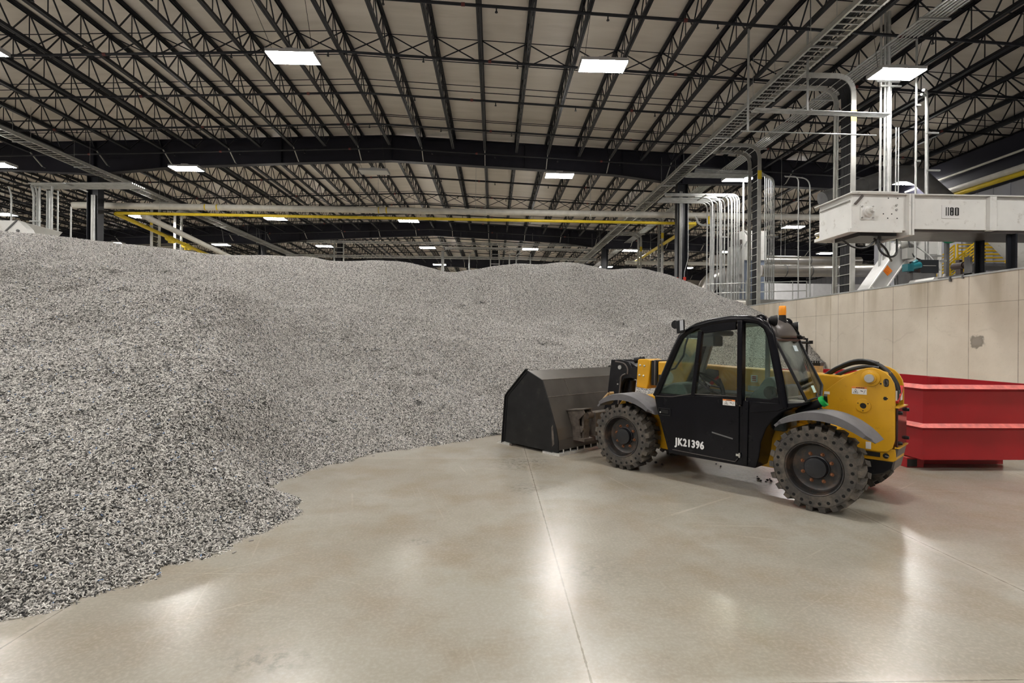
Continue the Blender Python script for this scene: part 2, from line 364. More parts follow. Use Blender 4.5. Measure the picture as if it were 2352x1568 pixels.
def push_wall_material():
    m = bpy.data.materials.new('cast_concrete_wall'); m.use_nodes = True; nt = m.node_tree; N = nt.nodes; K = nt.links
    b = N['Principled BSDF']; tc = N.new('ShaderNodeTexCoord')
    def noise(sc, det=6, ro=0.6, stretch=None):
        n = N.new('ShaderNodeTexNoise'); n.inputs['Scale'].default_value = sc; n.inputs['Detail'].default_value = det; n.inputs['Roughness'].default_value = ro
        if stretch:
            mp_ = N.new('ShaderNodeMapping'); mp_.inputs['Scale'].default_value = stretch; K.new(tc.outputs['Object'], mp_.inputs['Vector']); K.new(mp_.outputs['Vector'], n.inputs['Vector'])
        else: K.new(tc.outputs['Object'], n.inputs['Vector'])
        return n.outputs['Fac']
    def mp(f, a, b_, c=0., d=1.):
        r = N.new('ShaderNodeMapRange'); K.new(f, r.inputs['Value'])
        for k, v in zip(('From Min','From Max','To Min','To Max'), (a,b_,c,d)): r.inputs[k].default_value = v
        return r.outputs['Result']
    def mul(a, c):
        x = N.new('ShaderNodeMath'); x.operation = 'MULTIPLY'
        for i, q in enumerate((a, c)):
            if isinstance(q, (int,float)): x.inputs[i].default_value = q
            else: K.new(q, x.inputs[i])
        return x.outputs[0]
    def mix(fac, a, c):
        x = N.new('ShaderNodeMix'); x.data_type = 'RGBA'; K.new(fac, x.inputs[0]); K.new(a, x.inputs[6]); x.inputs[7].default_value = (*c,1); return x.outputs[2]
    r = N.new('ShaderNodeValToRGB'); r.color_ramp.elements[0].position = 0.3; r.color_ramp.elements[0].color = (0.62,0.55,0.45,1)
    r.color_ramp.elements[1].position = 0.7; r.color_ramp.elements[1].color = (0.78,0.715,0.61,1); K.new(noise(0.7), r.inputs['Fac']); col = r.outputs['Color']
    sx = N.new('ShaderNodeSeparateXYZ'); K.new(tc.outputs['Object'], sx.inputs[0])
    top = mp(sx.outputs['Z'], 2.2, 3.1)
    col = mix(mul(mul(mp(noise(1.4, 5, 0.5, (1,1.6,0.16)), 0.5, 0.7), top), 0.55), col, (0.30,0.23,0.12))   # drips from the top
    col = mix(mul(mp(noise(5, 9, 0.7, (1,0.5,1)), 0.62, 0.8), 0.35), col, (0.27,0.23,0.18))
    col = mix(mul(mp(noise(40, 3, 0.5), 0.68, 0.75), 0.5), col, (0.12,0.10,0.08))
    # form panel joints
    def lines(out, off, per, w, strength, c):
        nonlocal col
        a = N.new('ShaderNodeMath'); a.operation = 'ADD'; K.new(out, a.inputs[0]); a.inputs[1].default_value = -off+per*1000.5
        q = N.new('ShaderNodeMath'); q.operation = 'MODULO'; K.new(a.outputs[0], q.inputs[0]); q.inputs[1].default_value = per
        s_ = N.new('ShaderNodeMath'); s_.operation = 'SUBTRACT'; K.new(q.outputs[0], s_.inputs[0]); s_.inputs[1].default_value = per/2
        ab = N.new('ShaderNodeMath'); ab.operation = 'ABSOLUTE'; K.new(s_.outputs[0], ab.inputs[0])
        col = mix(mul(mul(mp(ab.outputs[0], w, w*0.3), mp(noise(2.5), 0.25, 0.6, 0.25, 1.0)), strength), col, c)
    lines(sx.outputs['Y'], 10.62, 1.04, 0.012, 0.75, (0.17,0.13,0.09))
    lines(sx.outputs['Z'], 2.515, 30, 0.008, 0.8, (0.2,0.16,0.11))
    lines(sx.outputs['Y'], 15.12, 60, 0.035, 0.6, (0.33,0.25,0.14))
    # grey patched hole and a wavy tide line
    def blob(y, z, ry, rz, c, st, soft):
        nonlocal col
        v = N.new('ShaderNodeVectorMath'); v.operation = 'SUBTRACT'; K.new(tc.outputs['Object'], v.inputs[0]); v.inputs[1].default_value = (9.95, y, z)
        d = N.new('ShaderNodeVectorMath'); d.operation = 'MULTIPLY'; K.new(v.outputs[0], d.inputs[0]); d.inputs[1].default_value = (0,1/ry,1/rz)
        l = N.new('ShaderNodeVectorMath'); l.operation = 'LENGTH'; K.new(d.outputs[0], l.inputs[0])
        ad = N.new('ShaderNodeMath'); ad.operation = 'ADD'; K.new(l.outputs['Value'], ad.inputs[0]); K.new(mp(noise(9,3), 0.3, 0.7, -0.25, 0.25), ad.inputs[1])
        col = mix(mul(mp(ad.outputs[0], 1.0, 1.0-soft), st), col, c)
    blob(10.43, 1.72, 0.19, 0.155, (0.13,0.11,0.09), 0.75, 0.25)
    blob(10.43, 1.73, 0.145, 0.11, (0.32,0.28,0.235), 0.9, 0.4)
    wz = N.new('ShaderNodeMath'); wz.operation = 'ADD'; K.new(sx.outputs['Z'], wz.inputs[0]); K.new(mp(noise(0.9, 3, 0.45, (1,1,0.01)), 0.3, 0.7, -0.28, 0.28), wz.inputs[1])
    s2 = N.new('ShaderNodeMath'); s2.operation = 'SUBTRACT'; K.new(wz.outputs[0], s2.inputs[0]); s2.inputs[1].default_value = 1.93
    ab = N.new('ShaderNodeMath'); ab.operation = 'ABSOLUTE'; K.new(s2.outputs[0], ab.inputs[0])
    col = mix(mul(mul(mp(ab.outputs[0], 0.035, 0.0), mp(noise(1.0, 3), 0.45, 0.65)), 0.16), col, (0.25,0.21,0.16))
    K.new(col, b.inputs['Base Color']); b.inputs['Roughness'].default_value = 0.75
    bp = N.new('ShaderNodeBump'); bp.inputs['Strength'].default_value = 0.15; bp.inputs['Distance'].default_value = 0.02; K.new(noise(18), bp.inputs['Height']); K.new(bp.outputs['Normal'], b.inputs['Normal'])
    return m
mb = MB(); mb.box(10.0, 10.3, 2.0, 22.0, 0, 3.12)
pw = mb.build('wall_middle', push_wall_material()); structure(pw, 'low stained concrete push wall running behind the red dumpster')

# ------------------------------------------------------------------ girders and columns
BAYS = [7.76, 26.05, 44.35, 62.65, 80.95]
COLX = [38.3, 9.45, -19.45, -48.3]
def girder_profile():
    xs = [-66,-52,-48.3,-44.6,-23.5,-19.45,-15.5,-9,RIDGE_X,2,6.0,9.45,12.5,24,34,38.3]
    deep = [1.3,1.35,1.75,1.3,1.3,1.6,1.33,1.26,1.25,1.25,1.28,1.55,1.35,1.25,1.3,1.6]
    top = [(x, roof_z(x,11.8)) for x in xs]; bot = [(x, roof_z(x,11.8)-d) for x, d in zip(xs, deep)]
    return top, bot
GN = ['nearest','second nearest','third nearest','fourth nearest']
for gi, gy in enumerate(BAYS):
    if gi == 0: continue
    t = thing('roof_girder', 'dark tapered steel roof girder spanning the hall, %s of the girders' % GN[gi-1], 'girder', (0,gy,11.0))
    top, bot = girder_profile()
    if gi >= 3:
        pass
    mb = MB(); mb.prism([(x,z-11) for x,z in bot]+[(x,z-11) for x,z in reversed(top)], -0.012, 0.012); mb.build('web_plate', M['girder'], t)
    for nm, pr, th in (('top_flange', top, -0.03), ('bottom_flange', bot, 0.03)):
        mb = MB(); mb.strip([(x,z-11) for x,z in pr], -0.17, 0.17, th); mb.build(nm, M['girder'], t)
    if gi <= 2:
        for x in (-19.45,-16.3,-10.5,RIDGE_X,1.5,6.4,9.45,14):
            mb = MB(); i = [k for k in range(len(top)-1) if top[k][0] <= x <= top[k+1][0]][0]
            f = (x-top[i][0])/(top[i+1][0]-top[i][0]); zt = top[i][1]*(1-f)+top[i+1][1]*f; zb = bot[i][1]*(1-f)+bot[i+1][1]*f
            mb.box(x-0.01,x+0.01,-0.16,0.16,zb-11,zt-11); mb.build('stiffener', M['girder'], t)
def column(x, y, label, ztop):
    t = thing('steel_column', label, 'column', (x,y,0))
    mb = MB(); mb.box(-0.25,0.25,-0.012,0.012,0,ztop); mb.build('column_web', M['steel_black'], t)
    for s in (-1,1):
        mb = MB(); mb.box(s*0.25-0.012,s*0.25+0.012,-0.2,0.2,0,ztop); mb.build('flange', M['steel_black'], t)
    return t
col_r = column(9.45, 26.05, 'dark steel column rising from the right end of the pellet heap, white stripe down it', 9.65)
for yy in (25.86,):
    mb = MB(); mb.cyl((0.0,-0.05,0),(0.0,-0.05,9.3),0.035); mb.build('conduit_run', M['galv'], col_r)
    mb = MB(); mb.cyl((-0.09,-0.06,0),(-0.09,-0.06,9.3),0.05); mb.build('conduit_run', M['machine_grey'], col_r)
    mb = MB(); mb.tube(bend([(0.29,-0.2,9.2),(0.29,-0.2,5.9),(0.1,-0.22,5.2),(0.1,-0.22,4.95)],0.15),0.02); mb.build('conduit_run', M['galv'], col_r)
    mb = MB(); mb.box(0.04,0.16,-0.3,-0.2,4.78,4.95); mb.build('call_box', M['red_box'], col_r)
    mb = MB(); mb.box(-0.31,-0.24,-0.3,-0.2,4.78,4.93); mb.build('call_box', M['red_box'], col_r)
    mb = MB(); mb.box(-0.2,0.16,-0.24,-0.21,4.68,4.74); mb.build('sign_band', M['blue'], col_r)
col_l = column(-19.45, 26.05, 'dark steel column standing behind the left crest of the pellet heap', 9.5)
mb = MB(); mb.cyl((0.02,-0.06,0),(0.02,-0.06,8.6),0.06); mb.build('conduit_run', M['galv'], col_l)
mb = MB(); mb.box(-0.14,-0.04,-0.1,-0.03,0,8.6); mb.build('conduit_run', M['machine_grey'], col_l)
column(9.45, 44.35, 'dark steel column under the right part of the second nearest girder', 9.65)
column(-19.45, 44.35, 'dark steel column under the left part of the second nearest girder', 9.5)
c3 = column(-13.55, 46.4, 'far dark steel column behind a cable ladder, left of the middle of the hall', 10.3)
column(0.06, 46.4, 'far dark steel column in the middle of the hall behind a cable ladder', 10.2)

# ------------------------------------------------------------------ bar joists, one thing each
JL = 18.29; JX0 = -0.50; JS = 1.52
def joist_meshes():
    top = MB(); bot = MB(); web = MB(); L0, L1 = 0.02, JL-0.02
    for s in (-1,1):
        top.box(s*0.035-0.028, s*0.035+0.028, L0, L1, -0.07, -0.005); top.box(s*0.035-0.006, s*0.035+0.006, L0, L1, -0.12, -0.07)
        bot.box(s*0.035-0.028, s*0.035+0.028, 0.95, L1-0.93, -0.93, -0.865); bot.box(s*0.035-0.006, s*0.035+0.006, 0.95, L1-0.93, -0.865, -0.82)
    top.box(-0.06,0.06,0.0,0.25,-0.13,-0.0); top.box(-0.06,0.06,JL-0.25,JL,-0.13,0)
    n = 14; p = (L1-L0-1.9)/n; y = L0+0.95
    web.bar((0,0.12,-0.09),(0,y,-0.88),0.035,0.035); web.bar((0,JL-0.12,-0.09),(0,L1-0.93,-0.88),0.035,0.035)
    for k in range(n):
        a = y+k*p
        web.bar((0,a,-0.88),(0,a+p/2,-0.06),0.032,0.032); web.bar((0,a+p/2,-0.06),(0,a+p,-0.88),0.032,0.032)
        web.bar((0,a+p*0.5,-0.06),(0,a+p*0.5,-0.88),0.022,0.022)
    return [b.mesh(n_, M['steel_black']) for b, n_ in ((top,'top_chord'),(bot,'bottom_chord'),(web,'web'))]
JM = joist_meshes()
br = MB(); br.bar((0,JL-0.95,-0.86),(0.0,JL-0.22,-1.35),0.035,0.05); br.bar((0,JL-0.22,-1.35),(0,JL-0.06,-1.37),0.035,0.02)
br2 = MB(); br2.bar((0,0.95,-0.86),(0.0,0.22,-1.35),0.035,0.05)
BRM = br.mesh('flange_brace', M['alu']); BRM2 = br2.mesh('flange_brace', M['alu'])
JT = 11.93
BAYNAME = ['before the nearest girder','behind the nearest girder','behind the second girder','behind the third girder']
XLIM = [(-25.5,33.0),(-41,35),(-28,38),(-13,13.5)]
for bi in range(4):
    k0 = int(math.ceil((XLIM[bi][0]-JX0)/JS)); k1 = int(math.floor((XLIM[bi][1]-JX0)/JS))
    for k in range(k0, k1+1):
        x = JX0+k*JS; side = 'left' if x < RIDGE_X else 'right'
        n = sum(1 for q in range(k0,k1+1) if (JX0+q*JS < RIDGE_X) == (x < RIDGE_X) and abs(JX0+q*JS-RIDGE_X) <= abs(x-RIDGE_X)+1e-6)
        t = thing('roof_joist', 'black roof joist %s, %s %s of the roof ridge' % (BAYNAME[bi], ordinal(n), side), 'roof joist', (x, BAYS[bi], roof_z(x, JT)), 0, 'open-web roof joists')
        for me in JM: link(me.name, me, t)
        if k % 2 == 0: link('flange_brace', BRM, t)
        if k % 2 == 0 and bi > 0: link('flange_brace', BRM2, t)

def roof_line(mb, y, dz, r, x0, x1, n=6):
    pts = [(x, y, roof_z(x, JT)+dz) for x in ([x0]+([RIDGE_X] if x0 < RIDGE_X < x1 else [])+[x1])]
    for a, b in zip(pts[:-1], pts[1:]): mb.cyl(a, b, r, n)
# bridging rods and cross bracing, rows of rods across the joists
BRG = 0
for bi in range(4):
    rows = [(9.55,'x'),(12.7,'t'),(15.85,'t'),(6.4,'t'),(11.6,'b'),(14.2,'b'),(17.2,'t')] if bi < 2 else [(9.55,'x'),(12.7,'t'),(5.5,'t'),(15.85,'b')]
    for ri, (off, kind) in enumerate(sorted(rows)):
        y = BAYS[bi]+off; mb = MB(); xa, xb = max(XLIM[bi][0],-40), XLIM[bi][1]+0.1
        if kind in 'tx': roof_line(mb, y, -0.10, 0.016, xa, xb)
        if kind in 'b': roof_line(mb, y, -0.86, 0.016, xa, xb)
        if kind == 'x':
            roof_line(mb, y+0.03, -0.86, 0.016, xa, xb)
            k0 = int(math.ceil((xa-JX0)/JS)); k1 = int(math.floor((xb-JX0)/JS))
            for k in range(k0, k1):
                x = JX0+k*JS; a, b = roof_z(x,JT), roof_z(x+JS,JT)
                mb.bar((x,y,a-0.1),(x+JS,y,b-0.86),0.03,0.03); mb.bar((x,y+0.035,a-0.86),(x+JS,y+0.035,b-0.1),0.03,0.03)
        nm = 'cross_bracing' if kind == 'x' else 'bridging_rod'
        lab = ('crossed black braces tying the joists %s' if kind == 'x' else 'thin black bridging rod across joists %s, %s row from the viewer') % ((BAYNAME[bi],) if kind == 'x' else (BAYNAME[bi], ordinal(ri+1)))
        o = mb.build(nm, M['steel_black']); tag(o, lab, 'bracing', 'bridging across the roof joists')
# sprinkler lines
si = 0
for bi, ys in enumerate([[14.08,16.87,19.66,22.45,25.24],[29.6,32.9,35.5,38.0,40.4,43.4],[47,50.5,54,58]]):
    for yi, y in enumerate(ys):
        t = thing('sprinkler_pipe', 'black sprinkler pipe %s, %s from the viewer' % (BAYNAME[bi], ordinal(yi+1)), 'sprinkler pipe', (0,y,10.9), 0, 'sprinkler pipes')
        mb = MB(); xa = -26 if bi == 0 else -38
        pts = [(x, 0, roof_z(x,JT)-1.02-10.9) for x in (xa, RIDGE_X, 33 if bi == 0 else 36)]
        for a, b in zip(pts[:-1], pts[1:]): mb.cyl(a, b, 0.042, 8)
        mb.build('pipe', M['steel_black'], t, True)
        if bi <= 1:
            sm = MB(); sm.cyl((-0.05,0,0),(0.05,0,0),0.052,8); sme = sm.mesh('coupling', M['red'])
            hm = MB(); hm.cyl((0,0,0),(0,0,-0.14),0.018,6); hm.cyl((0,0,-0.14),(0,0,-0.16),0.04,8); hme = hm.mesh('sprinkler_head', M['steel_black'])
            for q in range(-6, 7):
                x = -0.9+q*3.04+ (0.7 if yi % 2 else 0)
                if xa < x < 18.8:
                    z = roof_z(x,JT)-1.02-10.9
                    if q % 2 == 0: link('coupling', sme, t, loc=(x,0,z))
                    link('sprinkler_head', hme, t, loc=(x+0.9,0,roof_z(x+0.9,JT)-1.02-10.9))

# ------------------------------------------------------------------ high bay lamps
def lamp_meshes():
    h = MB(); h.box(-0.60,0.60,-0.29,0.29,0.02,0.10); h.box(-0.14,0.14,-0.2,0.2,0.10,0.17)
    h.box(-0.62,-0.60,-0.30,0.30,-0.015,0.10); h.box(0.60,0.62,-0.30,0.30,-0.015,0.10)
    l = MB(); l.box(-0.595,0.595,-0.285,0.285,-0.005,0.02)
    e = MB(); e.box(0.62,0.72,-0.09,0.09,0.02,0.06)
    c = MB(); c.cyl((0,0,0.0),(0,0,1.0),0.006,5)
    return h.mesh('lamp_housing', M['housing']), l.mesh('lamp_lens', M['lens']), c.mesh('suspension_cable', M['cable']), l.mesh('lamp_lens', M['lens_off'])
LH, LLN, LC, LOFF = lamp_meshes()
LX = [-53.2,-45.2,-37.2,-29.2,-21.15,-13.25,-5.25,2.83,10.82,18.7,26.7]
LY = [-4.6,4.55,13.7,22.85,32.0,41.1,50.2,59.4,68.55,77.7]
ROWN = {13.7:'nearest',22.85:'second',32.0:'third',41.1:'fourth',50.2:'fifth',59.4:'sixth'}
OFF = {(-5.25,22.85),(2.83,32.0)}
for y in LY:
    cnt = 0
    for x in LX:
        if (x > 18 and y < 15) or (abs(x-10.82) < 0.1 and y == 32.0): continue
        px = 1134+1195*x/max(y,0.1)
        visible = y > 10 and -40 < px < 2380 and not (x > 20 and (y < 40 or y > 55))
        if y > 60: visible = False
        if (y > 44 and x < -27) or (y > 35 and x < -40): continue
        if y > 60 and not -14 < x < 13: continue
        if not visible and (y > 10 and (x < -1.25*y-6)): continue
        if not visible and 23 < y < 60: continue
        if visible and y > 30:
            py = 784+0.008*(px-1176)-7.3*1195/y
            crest = np.interp(px, [0,150,400,560,700,800,900,1045,1150,1480,1600,1720,2352], [535,550,577,592,597,609,608,634,625,628,665,715,640])
            if py > crest+4: visible = False
        off = (x,y) in OFF
        if visible:
            cnt += 1
            lab = '%s rectangular high bay light, %s from the left in the %s row of lights' % ('unlit' if off else 'lit', ordinal(cnt), ROWN[y])
        elif y > 30: lab = 'lit rectangular high bay light far back, hidden behind the pellet heap'
        else: lab = 'lit rectangular high bay light overhead outside the picture'
        t = thing('high_bay_light', lab, 'light', (x,y,8.95), 0, 'high bay lights')
        link('lamp_housing', LH, t); link('lamp_lens', LOFF if off else LLN, t)
        hz = roof_z(x)-8.95
        for sx in (-0.5,0.5):
            jx = JX0+JS*round((x+sx*1.2-JX0)/JS); d = Vector((jx-(x+sx), 0, roof_z(jx,JT)-0.88-9.05))
            c = link('suspension_cable', LC, t, loc=(sx,0,0.1)); c.scale = (1,1,d.length); c.rotation_euler = (0, math.atan2(d.x,d.z), 0)
# ------------------------------------------------------------------ the pellet heap
PILE = [(-3.38,3.69,0.23),(-4.20,5.01,0.74),(-4.15,6.10,1.04),(-2.72,4.55,0.26),(-3.05,5.87,0.68),(-5.72,6.82,1.51),(-4.28,7.63,1.51),(-5.29,7.78,1.76),
(-2.52,5.35,0.28),(-3.04,6.69,0.71),(-7.45,8.33,2.16),(-7.68,9.41,2.55),(-7.58,9.97,2.74),(-6.60,10.29,2.72),(-5.66,10.09,2.51),(-4.70,9.62,2.18),
(-4.55,10.34,1.99),(-4.12,10.55,1.69),(-3.55,9.70,1.25),(-8.18,12.00,3.14),(-7.07,12.60,3.08),(-8.75,11.50,3.13),(-6.05,12.80,2.85),(-8.98,10.50,2.72),
(-4.40,12.00,2.27),(-3.92,12.66,2.36),(-3.30,13.09,2.36),(-2.62,13.48,2.36),(-1.98,13.65,2.31),(-1.28,13.39,2.07),(-0.46,12.64,1.58),(-2.51,9.09,0.75),
(-2.99,10.81,1.48),(-2.01,10.38,1.06),(-1.10,9.95,0.68),(-3.06,8.96,0.91),(-4.10,14.80,2.99),(-2.96,15.20,3.04),(-5.10,14.20,2.82),(-1.72,15.30,2.83),
(-0.46,15.82,2.75),(1.64,17.00,2.86),(1.81,12.94,1.16),(3.90,14.64,1.48),(0.61,10.95,0.59),(1.37,14.12,1.70),(3.88,17.33,2.61),(-12.22,13.30,4.23),
(-11.79,13.40,4.19),(-10.89,13.60,4.15),(-9.75,14.30,4.11),(-8.91,14.80,4.08),(-7.38,15.60,4.05),(-5.82,16.20,4.10),(-4.69,16.40,3.97),(-3.65,16.60,4.05),
(-2.60,16.90,3.99),(-1.93,17.10,3.89),(-1.30,17.30,3.78),(-0.22,17.60,3.95),(0.98,18.00,4.10),(3.08,18.80,4.26),(5.71,19.60,4.27),(6.85,20.00,4.14),
(8.00,20.30,3.76),(9.10,20.40,3.31),(10.16,20.40,2.89),(6.39,16.20,2.03),(6.40,18.20,2.99),(4.79,15.50,2.00),
(10,19.09,2.68),(10,17.62,2.13),(10,16.36,1.64),(10,15.26,0.93),(10,14.1,0.0),
(-2.88,3.16,0),(-2.62,3.43,0),(-2.35,3.93,0),(-2.14,4.45,0),(-1.92,5.0,0),(-2.42,5.8,0),(-2.49,6.15,0),(-2.37,6.66,0),(-1.78,7.6,0),(-0.92,8.34,0),(0.1,9.21,0),
(1.4,10.0,0),(3.0,11.0,0),(5.5,12.2,0),(8,13.3,0),(-4.2,2.5,0),(-6,1.9,0),
(-1.6,3.5,-0.5),(-1.0,5.2,-0.5),(-1.4,6.4,-0.4),(-0.2,7.6,-0.5),(1.2,8.6,-0.6),(4,10.4,-0.5),(8,12.3,-0.6),(-3.6,1.6,-0.4),
(-8,4.0,1.3),(-12,8,3.0),(-13,10.5,3.6),(-16,12,4.0),(-10,6,2.2),(-14,6,2.6),(-16,16,2.4),(-16,18.4,0.3),(-12.5,18.5,1.8),(-17,20,-1.0),(-12,22,-0.6),
(-7,19.5,3.0),(-7,22.3,1.4),(-1,21,2.7),(4.5,22.4,3.2),(8.5,22.4,2.4)]
def tps(points):
    P = np.array(points); X = P[:,:2]; n = len(P)
    d = np.linalg.norm(X[:,None]-X[None], axis=2); K = np.where(d > 0, d*d*np.log(d+1e-12), 0)
    A = np.zeros((n+3,n+3)); A[:n,:n] = K + np.eye(n)*0.004; A[:n,n] = 1; A[:n,n+1:] = X; A[n,:n] = 1; A[n+1:,:n] = X.T
    w = np.linalg.solve(A, np.concatenate([P[:,2], np.zeros(3)]))
    def f(Q):
        d = np.linalg.norm(Q[:,None]-X[None], axis=2); K = np.where(d > 0, d*d*np.log(d+1e-12), 0)
        return K@w[:n] + w[n] + Q@w[n+1:]
    return f
pile_f = tps(PILE)
def smooth_noise(Q, wl, seed):
    r = np.random.RandomState(seed); out = np.zeros(len(Q))
    for _ in range(14):
        a = r.rand()*2*np.pi; k = 2*np.pi/(wl*(0.6+0.9*r.rand())); out += np.cos((Q[:,0]*np.cos(a)+Q[:,1]*np.sin(a))*k + r.rand()*7)
    return out/14**0.5
def build_pile():
    step = 0.125; xs = np.arange(-17, 9.95, step); ys = np.arange(1.6, 22.3, step)
    GX, GY = np.meshgrid(xs, ys); Q = np.stack([GX.ravel(), GY.ravel()], 1)
    Z = pile_f(Q)
    amp = np.clip(Z/0.6, 0, 1)
    cr_ = np.clip((3.9-Z)/1.2, 0.3, 1)
    # sharpen the lumps left by single loader dumps
    Zg = Z.reshape(len(ys),len(xs)); B = Zg.copy()
    for ax in (0,1):
        acc = np.zeros_like(B); n = 0
        for sh in range(-9,10): acc += np.roll(B, sh, ax); n += 1
        B = acc/n
    edge = np.zeros_like(Zg); edge[12:-12,12:-12] = 1
    Z = Z + 1.5*(np.clip(Zg-B,-0.25,0.25)*edge).ravel()*amp*cr_
    Z = Z + amp*cr_*(0.075*smooth_noise(Q,2.6,3) + 0.04*smooth_noise(Q,1.1,5) + 0.010*smooth_noise(Q,0.35,8)) + (1-amp)*0.02*smooth_noise(Q,0.5,9)
    Z = np.minimum(Z, 4.6)
    nx, ny = len(xs), len(ys); Zg = Z.reshape(ny,nx); keep = Zg > -0.012
    ids = -np.ones((ny,nx), int); vs = []; fs = []
    def vid(j,i):
        if ids[j,i] < 0: ids[j,i] = len(vs); vs.append((xs[i], ys[j], max(-0.012, float(Zg[j,i])-0.012)))
        return int(ids[j,i])
    for j in range(ny-1):
        for i in range(nx-1):
            if max(Zg[j,i], Zg[j,i+1], Zg[j+1,i], Zg[j+1,i+1]) > 0.025: fs.append((vid(j,i),vid(j,i+1),vid(j+1,i+1),vid(j+1,i)))
    me = bpy.data.meshes.new('pellet_heap'); me.from_pydata(vs, [], fs); me.polygons.foreach_set('use_smooth', [True]*len(fs)); me.update()
    return me
def pellet_material():
    m = bpy.data.materials.new('grey_plastic_pellets'); m.use_nodes = True; nt = m.node_tree; N = nt.nodes; K = nt.links
    b = N['Principled BSDF']; g = N.new('ShaderNodeNewGeometry'); r = N.new('ShaderNodeValToRGB'); 
    r.color_ramp.interpolation = 'CONSTANT'
    stops = [(0,(0.025,0.024,0.023)),(0.16,(0.14,0.135,0.126)),(0.34,(0.32,0.309,0.289)),(0.52,(0.47,0.454,0.427)),(0.75,(0.63,0.612,0.58)),(0.93,(0.80,0.785,0.755)),
             (0.993,(0.36,0.1,0.07)),(0.995,(0.12,0.2,0.36)),(0.9965,(0.45,0.36,0.1)),(0.998,(0.25,0.18,0.13))]
    set_ramp(r, stops)
    K.new(g.outputs['Random Per Island'], r.inputs['Fac']); K.new(r.outputs['Color'], b.inputs['Base Color']); b.inputs['Roughness'].default_value = 0.5
    return m
M['pellet'] = pellet_material()
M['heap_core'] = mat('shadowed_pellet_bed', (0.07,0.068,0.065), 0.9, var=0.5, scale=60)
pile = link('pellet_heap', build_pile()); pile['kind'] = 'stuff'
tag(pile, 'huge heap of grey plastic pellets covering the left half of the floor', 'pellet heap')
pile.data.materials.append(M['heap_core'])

def pile_nodes():
    ng = bpy.data.node_groups.new('pellet_scatter', 'GeometryNodeTree')
    ng.interface.new_socket('Geometry', in_out='INPUT', socket_type='NodeSocketGeometry'); ng.interface.new_socket('Geometry', in_out='OUTPUT', socket_type='NodeSocketGeometry')
    N = ng.nodes; K = ng.links
    gi = N.new('NodeGroupInput'); go = N.new('NodeGroupOutput')
    def rnd(dt, lo, hi, seed):
        r = N.new('FunctionNodeRandomValue'); r.data_type = dt
        if dt == 'FLOAT_VECTOR': r.inputs[0].default_value = lo; r.inputs[1].default_value = hi; out = r.outputs[0]
        else: r.inputs[2].default_value = lo; r.inputs[3].default_value = hi; out = r.outputs[1]
        r.inputs['Seed'].default_value = seed; return out
    join = N.new('GeometryNodeJoinGeometry')
    for s in range(5):
        c = N.new('GeometryNodeMeshCircle'); c.fill_type = 'NGON'; c.inputs['Vertices'].default_value = 20; c.inputs['Radius'].default_value = 0.135
        d = N.new('GeometryNodeDistributePointsOnFaces'); d.inputs['Density'].default_value = 7600; d.inputs['Seed'].default_value = s*11+1
        K.new(c.outputs['Mesh'], d.inputs['Mesh'])
        cy = N.new('GeometryNodeMeshCylinder'); cy.inputs['Vertices'].default_value = 6; cy.inputs['Radius'].default_value = 0.0042; cy.inputs['Depth'].default_value = 0.023
        ip = N.new('GeometryNodeInstanceOnPoints'); K.new(d.outputs['Points'], ip.inputs['Points']); K.new(cy.outputs['Mesh'], ip.inputs['Instance'])
        K.new(rnd('FLOAT_VECTOR', (1.0,-0.3,0), (2.1,0.3,6.28), s*7+2), ip.inputs['Rotation'])
        K.new(rnd('FLOAT_VECTOR', (0.75,0.75,0.5), (1.25,1.25,1.5), s*7+3), ip.inputs['Scale'])
        tr = N.new('GeometryNodeTranslateInstances'); tr.inputs['Local Space'].default_value = False
        K.new(ip.outputs['Instances'], tr.inputs['Instances']); K.new(rnd('FLOAT_VECTOR', (0,0,0.0), (0,0,0.03), s*7+4), tr.inputs['Translation'])
        rl = N.new('GeometryNodeRealizeInstances'); K.new(tr.outputs['Instances'], rl.inputs['Geometry'])
        sm = N.new('GeometryNodeSetMaterial'); sm.inputs['Material'].default_value = M['pellet']; K.new(rl.outputs['Geometry'], sm.inputs['Geometry'])
        g2 = N.new('GeometryNodeGeometryToInstance'); K.new(sm.outputs['Geometry'], g2.inputs['Geometry']); K.new(g2.outputs['Instances'], join.inputs['Geometry'])
    d = N.new('GeometryNodeDistributePointsOnFaces'); d.inputs['Density'].default_value = 72.0; d.inputs['Seed'].default_value = 5
    K.new(gi.outputs[0], d.inputs['Mesh'])
    aa = N.new('FunctionNodeAxisAngleToRotation'); aa.inputs['Axis'].default_value = (0,0,1); K.new(rnd('FLOAT', 0, 6.283, 77), aa.inputs['Angle'])
    rr = N.new('FunctionNodeRotateRotation'); rr.rotation_space = 'LOCAL'; K.new(d.outputs['Rotation'], rr.inputs['Rotation']); K.new(aa.outputs['Rotation'], rr.inputs['Rotate By'])
    ip = N.new('GeometryNodeInstanceOnPoints'); ip.inputs['Pick Instance'].default_value = True
    K.new(d.outputs['Points'], ip.inputs['Points']); K.new(join.outputs['Geometry'], ip.inputs['Instance']); K.new(rr.outputs['Rotation'], ip.inputs['Rotation'])
    j2 = N.new('GeometryNodeJoinGeometry'); K.new(gi.outputs[0], j2.inputs['Geometry']); K.new(ip.outputs['Instances'], j2.inputs['Geometry'])
    K.new(j2.outputs['Geometry'], go.inputs[0])
    return ng
pm = pile.modifiers.new('pellets', 'NODES'); pm.node_group = pile_nodes()

